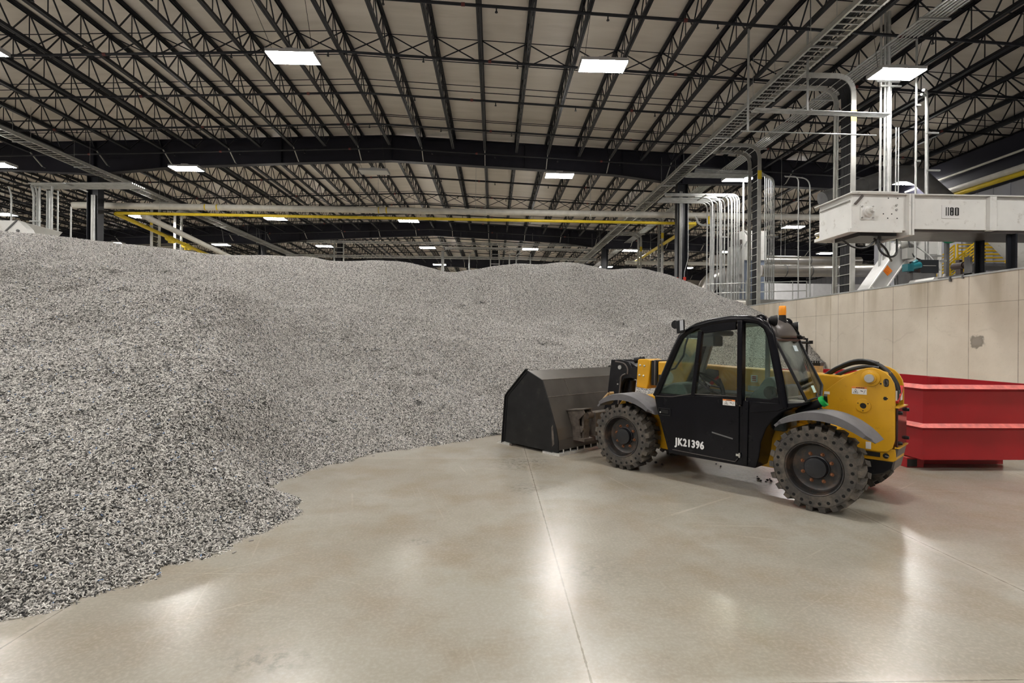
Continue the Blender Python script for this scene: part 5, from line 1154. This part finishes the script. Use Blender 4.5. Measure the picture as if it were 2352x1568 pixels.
# ------------------------------------------------------------------ conduits
def conduits(label, pipes, clamps=(), r=0.027, name='conduit_bundle', cat='conduits', m='galv'):
    t = thing(name, label, cat, (0,0,0), 0, 'steel conduits')
    for p in pipes:
        pts, rr = (p[0], p[1]) if isinstance(p, tuple) and isinstance(p[0], list) else (p, r)
        mb = MB(); mb.tube(bend(pts,0.35,6), rr, 8); mb.build('conduit', M[m], t, True)
    for (a, b_) in clamps:
        mb = MB(); mb.bar(a, b_, 0.045, 0.045); mb.build('strut_clamp', M['galv'], t)
    return t
Y = 14.6
conduits('tall vertical conduit bundle crossing the right near light down to the conveyor', [([(11.08,Y,11.2),(11.08,Y,0)],0.03),([(11.20,Y,11.2),(11.22,Y,0)],0.03),([(11.27,Y-0.05,11.2),(11.30,Y-0.05,0)],0.05),([(11.38,Y,9.4),(11.40,Y,0)],0.022),([(11.33,Y,11.2),(11.35,Y,0)],0.028),([(11.54,Y,7.9),(11.54,Y,0)],0.016),([(11.62,Y,7.9),(11.62,Y,0)],0.016)],
         [((11.0,Y-0.08,9.05),(11.62,Y-0.08,9.05)),((10.9,Y-0.05,9.2),(11.6,Y-0.05,9.2))])
conduits('single thin pole right of the vertical bundle, passing behind the conveyor', [([(11.72,14.1,11.1),(11.72,14.1,0)],0.028)], [((11.66,14.05,8.3),(11.8,14.05,8.3)),((11.66,14.05,6.75),(11.8,14.05,6.75))])
conduits('twin conduits bent over like a cane above the conveyor', [([(11.75,13.9,8.65),(12.18,14.3,8.85),(12.24,14.3,0)],0.04),([(11.78,14.0,8.58),(12.3,14.4,8.75),(12.36,14.4,0)],0.03)], [((12.1,14.2,7.6),(12.45,14.2,7.6)),((12.1,14.2,6.55),(12.5,14.2,6.55)),((12.1,14.2,4.15),(12.6,14.2,4.15))])
Y = 23.4
conduits('bundle of bright conduits curving down at the right end of the heap', [
    ([(9.09,Y,8.32),(9.91,Y,8.24),(9.95,Y,0.00)],0.04),([(9.09,Y,8.35),(10.25,Y,8.30),(10.34,Y,0.00)],0.03),([(9.09,Y,8.30),(10.34,Y,8.24),(10.45,Y,0.00)],0.03),
    ([(7.72,Y,8.33),(10.66,Y,8.36),(10.68,Y,0.00)],0.035),([(7.72,Y,8.35),(10.81,Y,8.39),(10.85,Y,0.00)],0.045),([(7.72,Y,8.38),(10.95,Y,8.41),(10.97,Y,0.00)],0.035),([(7.72,Y,8.40),(11.06,Y,8.43),(11.09,Y,0.00)],0.035),([(7.72,Y,8.42),(11.16,Y,8.45),(11.19,Y,0.00)],0.03)],
    [((10.22,Y-0.08,6.48),(10.62,Y-0.08,6.48)),((9.43,Y-0.5,8.27),(9.43,Y+0.5,8.27)),((10.45,Y-0.5,8.30),(10.45,Y+0.5,8.30))])
conduits('flat bank of conduits lying under the right tray, level with the bright bundle', [([(7.7,Y+0.1+q*0.15,8.3),(10.7-0.1*q,Y+0.1+q*0.15,8.3),(10.7-0.1*q,Y+0.1+q*0.15,0)],0.034) for q in range(1,7)])
conduits('tall single conduit left of the cable ladder by the white machine', [([(11.35,Y,9.0),(11.4,Y,0)],0.042)], m='machine_grey')
Y = 22.3
conduits('bank of conduits bent down right of the cable ladder by the white machine', [([(8.7,Y+q*0.06,9.2-q*0.04),(11.78+q*0.08,Y,9.15-q*0.04),(11.8+q*0.08,Y,0)],0.02 if q < 4 else 0.028) for q in range(6)], [((11.8,Y-0.06,6.3),(12.35,Y-0.06,6.3)),((11.8,Y-0.06,5.15),(12.15,Y-0.06,5.15))])
conduits('horizontal conduit bank crossing above the bright lamp near the right column', [([(7.9,20.9+q*0.12,8.55),(10.4,20.9+q*0.12,8.55)],0.03) for q in range(5)])
conduits('left one of two thin poles standing between ladder and conveyor', [([(10.8,19,7.86),(11.3,19,7.9),(11.34,19,0)],0.022)])
conduits('right one of two thin poles standing between ladder and conveyor', [([(10.8,19.05,7.9),(11.77,19.05,7.83),(11.82,19.05,0)],0.022)])
conduits('upper horizontal conduit bank behind the wide cable ladder', [([(7.1,14+0.07*q,8.08),(10.9,14+0.07*q,8.02)],0.022) for q in range(4)], [((8.62,13.9,8.05),(8.62,14.3,8.05)),((8.62,14.1,8.05),(8.62,14.1,10.46))])
conduits('lower horizontal conduit behind the wide cable ladder', [([(6.9,14.4,7.62),(10.8,14.4,7.58)],0.02)], [((7.1,14.4,7.6),(7.1,14.4,10.5))])
conduits('flat bank of conduits under the joists running back on the right', [([(11.15+q*0.11,8.5,10.2),(11.15+q*0.11,74,10.2)],0.03) for q in range(6)], [((11.0,8.6+q*4.57,10.15),(11.85,8.6+q*4.57,10.15)) for q in range(14)])
Y = 21.5
conduits('group of bright vertical conduits left of the left dark column', [([(-18.55,Y,7.75),(-18.45,Y,7.4),(-18.42,Y,0)],0.045),([(-18.42,Y,7.75),(-18.32,Y,7.4),(-18.32,Y,0)],0.035),([(-18.22,Y,7.75),(-18.24,Y,7.4),(-18.22,Y,0)],0.045),([(-18.10,Y+0.2,7.6),(-18.10,Y+0.2,0)],0.03),([(-18.02,Y+0.2,7.6),(-18.02,Y+0.2,0)],0.03),([(-17.72,Y,7.72),(-17.76,Y,7.5),(-17.75,Y,0)],0.045),([(-17.68,Y+0.2,7.6),(-17.68,Y+0.2,0)],0.03)],
         [((-18.55,Y-0.07,6.3),(-18.1,Y-0.07,6.3))])
conduits('thin vertical conduit alone at the left picture edge over the white machine', [([(-19.2,21.25,7.6),(-19.1,21.25,7.3),(-19.1,21.25,0)],0.03)])
conduits('pair of faint vertical conduits far left above the left lamp', [[(-20.65,22.3,7.5),(-20.65,22.3,0)],[(-20.55,22.3,7.5),(-20.55,22.3,0)]], r=0.02)
conduits('thin bare conduit between the conduit group and left column', [([(-17.0,Y,6.9),(-17.02,Y,0)],0.03)])
conduits('flat bank of conduits under the left cable tray by the left column', [([(-18.4,Y-0.3+q*0.12,7.74),(-14.4,Y-0.3+q*0.12,7.82)],0.035) for q in range(7)], [((-16.9,Y-0.5,7.72),(-16.9,Y+0.7,7.72))])
for i, (x, lab) in enumerate(((-4.5,'far thick vertical conduit left of the middle far column'),(-2.2,'far thin bent conduit just left of the middle far column'),(1.3,'far bent conduit just right of the middle far column'),(1.9,'second far bent conduit right of the middle far column'),(3.15,'far bright vertical conduit crossing a far lamp'))):
    Yc = 45.5
    conduits(lab, [([(x+0.5 if i in (1,2,3) else x,Yc,9.35 if i else 9.5),(x,Yc,9.3 if i else 9.4),(x,Yc,0)], (0.13,0.05,0.06,0.05,0.06)[i])])
for i, (x, y) in enumerate(((-13.6,40.5),(-15.6,41.0),(-11.6,41.2))):
    conduits(('far white vertical conduits under the fourth row lamp, %s') % ('middle group','left group','right group')[i], [([(x+q*0.35,y,7.6-0.1*q),(x+q*0.35,y,0)],0.05) for q in range(3)])
conduits('far white vertical conduits beside the left far column ladder', [([(-18.9+q*0.32,58,8.9),(-18.9+q*0.32,58,0)],0.09) for q in range(3)])
for k, (yy, zz, x0_, x1_, lab) in enumerate(((44.9,10.1,-16,9,'far horizontal conduit run just under the second girder'),(45.6,9.0,-18,9,'far horizontal conduit run lower, over the heap crest'),(62.9,9.9,-18,9,'farthest horizontal conduit run over the heap crest'))):
    conduits(lab, [([(x0_,yy,zz),(x1_,yy,zz)],0.05),([(x0_,yy,zz-0.14),(x1_,yy,zz-0.14)],0.05)])

# ------------------------------------------------------------------ big pipes
def pipe(name, label, pts, r, m, rad=0.5, group=None, flanges=()):
    t = thing(name, label, 'pipe', (0,0,0), 0, group)
    mb = MB(); mb.tube(bend(pts, rad, 7), r, 16); mb.build('pipe_run', M[m], t, True)
    for p, d in flanges:
        p = Vector(p); d = Vector(d).normalized(); mb = MB(); mb.cyl(p-d*0.05, p+d*0.05, r*1.22, 16); mb.build('pipe_fitting', M[m], t, True)
    return t
t = pipe('water_pipe', 'fat white pipe crossing the hall from left column to conveyor', [(-21.4,27.2,8.4),(24,27.2,8.4)], 0.16, 'white_pipe')
for x in (-14.8,-14.2,-6.0,-5.6): mb = MB(); mb.cyl((x-0.03,27.2,8.4),(x+0.03,27.2,8.4),0.165,16); mb.build('yellow_band', M['yellow_pipe'], t, True)
for x in (-13,-7,-1,5): mb = MB(); mb.cyl((x,27.2,8.4),(x,27.2,11.0),0.008,5); mb.build('pipe_hanger', M['galv'], t)
t = pipe('gas_pipe', 'yellow gas pipe crossing the hall just below the fat white pipe', [(-19.1,27.0,7.98),(10.55,27.0,7.92)], 0.075, 'yellow_pipe', flanges=[((10.5,27,7.92),(1,0,0))])
for x in (-17,-11.5,-6,-0.5,5): mb = MB(); mb.cyl((x,27.0,8.0),(x,27.0,11.0),0.007,5); mb.build('pipe_hanger', M['galv'], t)
mb = MB(); mb.tube(bend([(10.55,27,8.3),(10.75,27,7.85),(12.5,27,7.85)],0.2),0.06,8); mb.build('pipe_elbow', M['galv'], t, True)
mb = MB(); mb.cyl((11.3,27,7.9),(11.3,27,8.3),0.12,12); mb.build('pipe_valve', M['yellow_pipe'], t, True)
t = pipe('gas_pipe', 'yellow gas pipe with valves sloping away behind the left column', [(-19.15,27.0,7.95),(-19.0,42,6.7)], 0.10, 'yellow_pipe')
for y, z in ((31.4,7.55),(33.0,7.42)):
    mb = MB(); mb.cyl((-19.1,y-0.3,z),(-19.1,y+0.3,z-0.05),0.17,12); mb.box(-19.2,-19.0,y-0.1,y+0.1,z-0.25,z+0.15); mb.build('valve', M['yellow_pipe'], t)
t = pipe('water_pipe', 'white pipe sloping away beside the left yellow gas pipe', [(-18.3,27.75,8.05),(-18.2,44,6.75)], 0.15, 'white_pipe')
for y, z in ((30,7.87),(36,7.39),(42,6.91)): mb = MB(); mb.cyl((-18.23,y,z),(-18.74,y,10.46),0.008,5); mb.build('pipe_hanger', M['galv'], t)
pipe('gas_pipe', 'yellow gas pipe running back behind the right dark column', [(10.6,27.2,7.95),(10.9,40,7.9)], 0.10, 'yellow_pipe')
t = pipe('water_pipe', 'cream pipe crossing behind the right dark column at the third girder', [(9.8,38.5,7.6),(30,38.5,7.6)], 0.14, 'white_pipe')
for x in (11.66,16.22): mb = MB(); mb.cyl((x,38.5,7.6),(x,38.5,roof_z(x,JT)-0.88),0.008,5); mb.build('pipe_hanger', M['galv'], t)
pipe('water_pipe', 'thin white pipe high on the dark band of the right side wall', [(19.05,16,8.72),(19.05,23.5,8.72)], 0.045, 'white_pipe')
t = pipe('gas_pipe', 'yellow gas pipe along the right side wall under a white one', [(19.0,14,7.86),(19.0,30,7.86)], 0.09, 'yellow_pipe')
pipe('water_pipe', 'thick white pipe along the right side wall over the yellow one', [(18.95,14,8.06),(18.95,30,8.06)], 0.12, 'white_pipe')

# ------------------------------------------------------------------ ducts and machines behind the push wall
def duct(label, pts, r, rad, bands=(), m='duct', hang=()):
    t = thing('ventilation_duct', label, 'duct', (0,0,0), 0, 'round metal ducts')
    mb = MB(); mb.tube(bend(pts, rad, 10), r, 24); mb.build('duct_run', M[m], t, True)
    for x, y, z in hang: mb = MB(); mb.cyl((x,y,z),(x,y,roof_z(x,JT)-0.88),0.008,5); mb.build('duct_hanger', M['galv'], t)
    for p, d in bands:
        p = Vector(p); d = Vector(d).normalized(); mb = MB(); mb.cyl(p-d*0.02, p+d*0.02, r*1.05, 24); mb.build('duct_band', M['machine_dark'], t, True)
    return t
duct('round silver duct running level above the push wall, right of the cable ladder', [(12.2,23.5,4.98),(19.0,23.5,5.06)], 0.27, 0.5, [((13.35,23.5,5.0),(1,0,0)),((14.55,23.5,5.0),(1,0,0)),((15.75,23.5,5.02),(1,0,0))], hang=[(13.18,23.5,5.2),(16.22,23.5,5.2)])
duct('big silver duct elbow turning down at the right end of the heap', [(13.4,26.5,5.1),(10.85,26.5,5.1),(10.85,26.5,0.0)], 0.43, 1.3, [((10.85,26.5,3.75),(0,0,1))])
duct('pale level duct above the silver one, farther back', [(12.0,28.5,6.3),(20.5,28.5,6.3)], 0.24, 0.5, [((17.6,28.5,6.3),(1,0,0))], hang=[(13.18,28.5,6.5),(16.22,28.5,6.5)])
duct('dark grey dust duct bending over behind the right lamp above the conveyor', [(12.6,19.6,7.2),(14.9,19.6,8.02),(15.5,19.6,8.27),(16.3,19.6,8.27),(18.7,19.6,6.3),(18.7,19.6,0.0)], 0.30, 0.5, [((14.2,19.6,7.77),(1,0,0.36))], 'machine_dark', hang=[(16.22,19.6,8.5)])
duct('wide pale chute tube slanting down at the right picture edge under the conveyor', [(13.1,13.5,5.1),(16.2,13.5,2.2),(16.2,13.5,0.0)], 0.33, 0.2, (), 'machine_white')
# white panelled machine behind the cable ladder
W = thing('filter_cabinet', 'white panelled cabinet on blue-grey legs behind the cable ladder', 'machine', (0,0,0))
mb = MB(); mb.box(11.75,12.95,24.3,25.5,5.6,7.0); part2(mb, 'cabinet', M['machine_white'], W, bevel=0.01)
mb = MB(); mb.box(11.8,12.9,24.35,25.4,3.3,5.6); part2(mb, 'lower_panel', M['blue_grey'], W)
mb = MB(); mb.box(11.7,13.0,24.2,25.5,0,3.3); part2(mb, 'base', M['machine_dark'], W)
HP = thing('hopper', 'grey tapered hopper with struts left of the white cabinet', 'hopper', (0,0,0))
mb = MB(); mb.prism([(11.1,6.2),(11.65,6.4),(11.7,5.05),(11.3,3.0),(10.6,3.0),(10.9,4.1)], 24.0, 24.25); part2(mb, 'hopper_body', M['machine_grey'], HP)
mb = MB(); mb.bar((11.12,23.97,5.1),(11.55,23.97,6.3),0.05,0.05); mb.bar((11.12,23.97,4.85),(11.6,23.97,4.9),0.05,0.05); mb.bar((11.1,23.97,4.75),(11.6,23.97,4.1),0.05,0.05); mb.bar((11.68,23.95,6.2),(11.95,23.95,6.6),0.05,0.05); mb.bar((11.95,23.95,6.6),(11.62,23.95,7.0),0.05,0.05); part2(mb, 'strut', M['galv'], HP)
mb = MB(); mb.lathe([(0,0),(0.16,0),(0.16,0.3),(0,0.3)], o=(11.35,24.1,6.5), axis='z', n=16); mb.box(11.15,11.6,23.95,24.3,6.25,6.5); part2(mb, 'drive_unit', M['visor'], HP)
RG = thing('platform_railing', 'grey machine platform with thin railing above the far end of the push wall', 'platform', (0,0,0))
mb = MB(); mb.box(10.35,13.4,21.5,22.1,2.9,3.5); part2(mb, 'platform_box', M['machine_grey'], RG)
mb = MB()
for z in (3.9,4.3): mb.cyl((9.2,22.3,z-0.1),(13.2,21.55,z),0.02,6)
for x in (10.6,11.6,12.6,13.2): mb.cyl((x,21.55,3.4),(x,21.55,4.3),0.02,6)
part2(mb, 'guard_rail', M['galv'], RG)
mb = MB(); mb.cyl((9.0,21.6,3.35),(10.4,21.2,3.3),0.12,12); part2(mb, 'end_pipe', M['white_pipe'], RG)
# inclined chute conveyor with orange diamond
IC = thing('inclined_conveyor', 'grey inclined chute with an orange diamond sign behind the push wall', 'conveyor', (0,0,0))
a, b_ = Vector((10.62,14.6,2.92)), Vector((11.75,14.6,4.5))
mb = MB(); mb.bar(a, b_, 0.42, 0.46, (0,1,0)); part2(mb, 'chute_body', mat('chute_light_grey',(0.5,0.5,0.49),0.45,var=0.08), IC, bevel=0.012)
mb = MB(); mb.bar(a+Vector((-0.16,-0.25,0.11)), b_+Vector((-0.16,-0.25,0.11)), 0.03, 0.05, (0,1,0)); mb.bar(a+Vector((0.16,-0.25,-0.11)), b_+Vector((0.16,-0.25,-0.11)), 0.03, 0.05, (0,1,0)); mb.bar(a+Vector((0.03,-0.25,0.36)),a+Vector((0.36,-0.25,0.14)),0.03,0.05,(0,1,0)); part2(mb, 'chute_flange', M['machine_white'], IC)
cx, cz = 11.13, 3.75
mb = MB(); s_ = 0.155; mb.prism([(cx-s_*0.95,cz+s_*0.1),(cx+s_*0.05,cz-s_),(cx+s_*0.95,cz-s_*0.1),(cx-s_*0.05,cz+s_)], 14.355, 14.365); dm = part2(mb, 'diamond_sign', M['orange'], IC)
d = (b_-a).normalized(); e = Vector((d.z,0,-d.x))
for k in (-1,0,1):
    c0 = Vector((cx,14.352,cz))+d*0.055*k; mb = MB(); mb.bar(c0-e*0.06, c0+e*0.06, 0.004, 0.012, (0,1,0)); part2(mb, 'sign_line', M['decal_orange'], dm)
mb = MB(); mb.cyl((11.5,14.4,4.5),(11.9,14.3,4.55),0.14,14); mb.box(11.5,11.7,14.1,14.3,4.05,4.35); part2(mb, 'drive_motor', M['machine_grey'], IC)
for k, pts in enumerate(([(11.7,14.2,4.5),(11.95,14.0,4.2),(12.1,13.9,3.95),(12.25,13.9,3.7)],[(11.75,14.15,4.3),(11.7,14.1,3.95),(12.0,14.0,3.9),(12.3,14.0,4.0)],[(11.6,14.2,4.6),(11.65,14.1,4.1),(11.9,14.1,4.0)])):
    mb = MB(); mb.tube(bend(pts,0.15),0.022,8); part2(mb, 'flexible_conduit', M['galv' if k < 2 else 'hose'], IC)
TM = thing('gear_motor', 'teal gear motor with black guard above the push wall', 'motor', (0,0,0))
mb = MB(); mb.cyl((11.42,13.9,3.78),(11.68,13.9,3.84),0.095,16); mb.box(11.27,11.44,13.8,14.0,3.66,3.86); mb.cyl((11.5,13.9,3.88),(11.6,13.9,3.95),0.05,12); part2(mb, 'gearbox', M['teal'], TM, True)
mb = MB(); mb.box(11.68,12.18,13.85,14.25,3.63,3.98); part2(mb, 'belt_guard', M['motor_black'], TM)
mb = MB(); mb.box(11.74,12.1,13.84,13.85,3.81,3.825); part2(mb, 'guard_slot', M['machine_grey'], TM)
mb = MB(); mb.box(11.5,12.1,13.9,14.2,0,3.63); part2(mb, 'motor_stand', M['machine_dark'], TM)
LH_ = thing('hopper', 'beige flared hopper with ribs just behind the push wall top', 'hopper', (0,0,0))
mb = MB(); mb.prism([(11.05,2.8),(11.5,3.42),(12.55,3.5),(12.9,2.8)], 13.2, 14.0); part2(mb, 'hopper_body', M['machine_white'], LH_)
for x0_, x1_ in ((11.55,11.75),(12.1,12.3),(12.55,12.75)):
    mb = MB(); mb.bar((x0_,13.18,2.8),(x1_,13.18,3.5),0.03,0.06,(0,1,0)); part2(mb, 'hopper_rib', M['machine_grey'], LH_)
CH = thing('transfer_chute', 'pale transfer chute slanting under the conveyor, behind the teal motor', 'chute', (0,0,0))
mb = MB(); mb.prism([(12.25,4.2),(12.65,4.95),(13.0,4.95),(13.0,4.15),(12.5,4.0)], 15.1, 15.8); part2(mb, 'chute_body', M['machine_white'], CH)
mb = MB(); mb.bar((12.28,15.08,4.25),(12.68,15.08,4.95),0.03,0.06,(0,1,0)); part2(mb, 'chute_flange', M['machine_grey'], CH)
mb = MB(); mb.box(12.4,12.9,15.2,15.7,0,4.1); part2(mb, 'chute_stand', M['machine_dark'], CH)
WB_ = thing('inspection_box', 'white square box over a grey hood under the conveyor', 'machine', (0,0,0))
mb = MB(); mb.box(13.05,13.62,15.5,16.1,4.42,5.0); part2(mb, 'box_body', M['machine_white'], WB_, bevel=0.01)
mb = MB(); mb.prism([(13.08,4.1),(13.12,4.42),(13.6,4.42),(13.64,4.1)], 15.5, 16.1); part2(mb, 'hood', M['machine_grey'], WB_)
mb = MB(); mb.box(13.1,13.6,15.55,16.0,0,4.1); part2(mb, 'box_stand', M['machine_dark'], WB_)
conduits('pale upright post right of the white square box', [([(12.78,14.5,4.9),(12.78,14.5,0)],0.055)], [((12.68,14.42,4.05),(12.9,14.42,4.05))], name='support_post', cat='post', m='machine_white')
GG = thing('shaft_guard', 'green cone-shaped guard showing below the conveyor', 'guard', (0,0,0))
mb = MB(); mb.lathe([(0.0,0.0),(0.42,0.02),(0.45,0.18),(0.2,0.5),(0.0,0.5)], o=(14.55,16,5.35), axis='y', n=24); part2(mb, 'guard_cone', M['green'], GG, True)
mb = MB(); mb.lathe([(0.0,-0.01),(0.12,-0.01),(0.12,0.02)], o=(14.7,16,5.08), axis='y', n=12); part2(mb, 'guard_edge', mat('lime_edge',(0.4,0.7,0.1),0.5), GG)
mb = MB(); mb.box(14.5,14.6,16.2,16.3,0,5.3); part2(mb, 'guard_post', M['machine_dark'], GG)
# yellow stair and landing rails
ST = thing('steel_stair', 'steel stair with bright yellow railings climbing to a landing at right', 'stair', (0,0,0))
sy = 17.0
S0, S1 = Vector((14.85,sy,3.5)), Vector((16.3,sy,4.78))
for off in (0.0, 0.9):
    mb = MB()
    for h in (0.10,0.21,0.32,0.43,0.54,0.64): 
        q = h-0.22
        mb.cyl(S0+Vector((0,off,q+0.05)), S1+Vector((0,off,q-0.02)), 0.022 if h < 0.6 else 0.03, 8)
    for f in (0.05,0.35,0.68,1.0): p = S0.lerp(S1,f)+Vector((0,off,0)); mb.cyl(p+Vector((0,0,-0.25)), p+Vector((0,0,0.43)), 0.028, 8)
    part2(mb, 'stair_railing', M['rail_yellow'], ST, True)
for off in (0.0, 0.9):
    mb = MB()
    for h in (0.15,0.27,0.39,0.51,0.63,0.75): mb.cyl((16.42,sy+off,4.46+h),(19.2,sy+off,4.52+h),0.022,8)
    for x in (16.42,17.3,18.2,19.1): mb.cyl((x,sy+off,4.40),(x,sy+off,5.24),0.03,8)
    part2(mb, 'landing_railing', M['rail_yellow'], ST, True)
mb = MB(); mb.bar(S0+Vector((0,0,-0.42)), S1+Vector((0,0,-0.36)), 0.05, 0.2); mb.bar(S0+Vector((0,0.9,-0.42)), S1+Vector((0,0.9,-0.36)), 0.05, 0.2); part2(mb, 'stringer', M['machine_dark'], ST)
mb = MB(); mb.box(16.3,19.2,sy-0.05,sy+0.95,4.32,4.42); part2(mb, 'landing', M['machine_dark'], ST)
mb = MB()
for k in range(8): p = S0.lerp(S1,(k+0.5)/8); mb.box(p.x-0.12,p.x+0.12,sy,sy+0.9,p.z-0.36,p.z-0.33)
part2(mb, 'treads', M['machine_dark'], ST)
for x in (16.45,18.9): mb = MB(); mb.box(x-0.04,x+0.04,sy-0.04,sy+0.04,0,4.32); part2(mb, 'stair_post', M['machine_grey'], ST)
mb = MB(); mb.cyl((14.75,sy,0),(14.75,sy,3.6),0.05,8); part2(mb, 'stair_post', M['machine_grey'], ST)
# little geared motor on the wall top
WMo = thing('wall_motor', 'small dark motor on a bracket sitting on the push wall top', 'motor', (0,0,0))
mb = MB(); mb.box(10.02,10.12,10.62,11.42,3.12,3.17); mb.box(10.02,10.07,10.62,10.76,3.12,3.52); part2(mb, 'bracket', M['machine_dark'], WMo)
mb = MB(); mb.cyl((10.1,10.84,3.37),(10.1,11.08,3.37),0.075,16); mb.cyl((10.1,10.78,3.37),(10.1,10.84,3.37),0.05,16); mb.cyl((10.1,11.08,3.37),(10.1,11.12,3.37),0.062,16); mb.box(10.07,10.14,10.93,11.02,3.43,3.5); mb.box(10.07,10.13,10.9,11.02,3.17,3.3); part2(mb, 'motor_body', mat('brown_black_motor',(0.06,0.04,0.035),0.5), WMo, True)
mb = MB(); mb.cyl((9.98,11.05,3.15),(9.98,11.05,3.04),0.025,8); mb.cyl((9.98,10.75,3.15),(9.98,10.75,3.07),0.02,8); part2(mb, 'bracket_bolt', M['machine_dark'], WMo)
mb = MB(); mb.box(9.98,10.02,2.0,22.0,3.10,3.135); o = mb.build('trim_2', M['galv']); structure(o, 'thin bright steel angle along the push wall top edge')
# left white machine peeking over the heap
LM = thing('machine_housing', 'white machine housing peeking over the heap at the left picture edge', 'machine', (0,0,0))
mb = MB(); mb.prism([(-20.05,5.13),(-17.5,5.13),(-16.92,5.79),(-17.14,5.85),(-20.05,5.85)], 19.3, 21.0); part2(mb, 'housing', M['machine_white'], LM)
mb = MB(); mb.prism([(-17.28,5.37),(-16.86,5.80),(-16.57,5.52),(-16.33,5.04),(-17.1,5.04)], 19.0, 19.3); hd = part2(mb, 'hood', M['machine_white'], LM)
mb = MB(); mb.bar((-17.28,18.98,5.37),(-16.86,18.98,5.80),0.04,0.04); mb.cyl((-16.83,19.0,5.42),(-16.83,18.96,5.42),0.05,10); part2(mb, 'hood_edge', M['machine_dark'], hd)
mb = MB(); mb.box(-19.9,-17.2,19.4,20.9,0,5.13); part2(mb, 'machine_base', M['machine_grey'], LM)

# ------------------------------------------------------------------ black crumbs under the telehandler
cm = bmesh.new(); bmesh.ops.create_icosphere(cm, subdivisions=1, radius=0.018)
for v in cm.verts: v.co *= random.uniform(0.7,1.2); v.co.z *= 0.7
cme = bpy.data.meshes.new('rubber_crumb'); cm.to_mesh(cme); cm.free(); cme.materials.append(M['hose'])
CR = [(3.21,6.18,1.3),(3.21,6.12,1.0),(3.25,6.08,0.8),(3.30,6.14,1.1),(3.32,6.10,1.2),(3.27,6.32,0.6),(3.36,6.2,0.7),(3.04,6.98,0.8),(3.04,6.84,0.9),(2.23,7.04,1.3),(2.28,6.94,1.0)]
for i, (x,y,s_) in enumerate(CR):
    o = link('rubber_crumb', cme, loc=(x,y,0.011*s_)); o.scale = (s_,s_,s_); o.rotation_euler = (0,0,i)
    tag(o, ('black crumb on the floor left of the rear wheel, under the cab' if i < 7 else 'black crumb on the floor below the middle of the cab sill' if i < 9 else 'black crumb on the floor behind the front wheel'), 'debris', 'black crumbs under the machine')
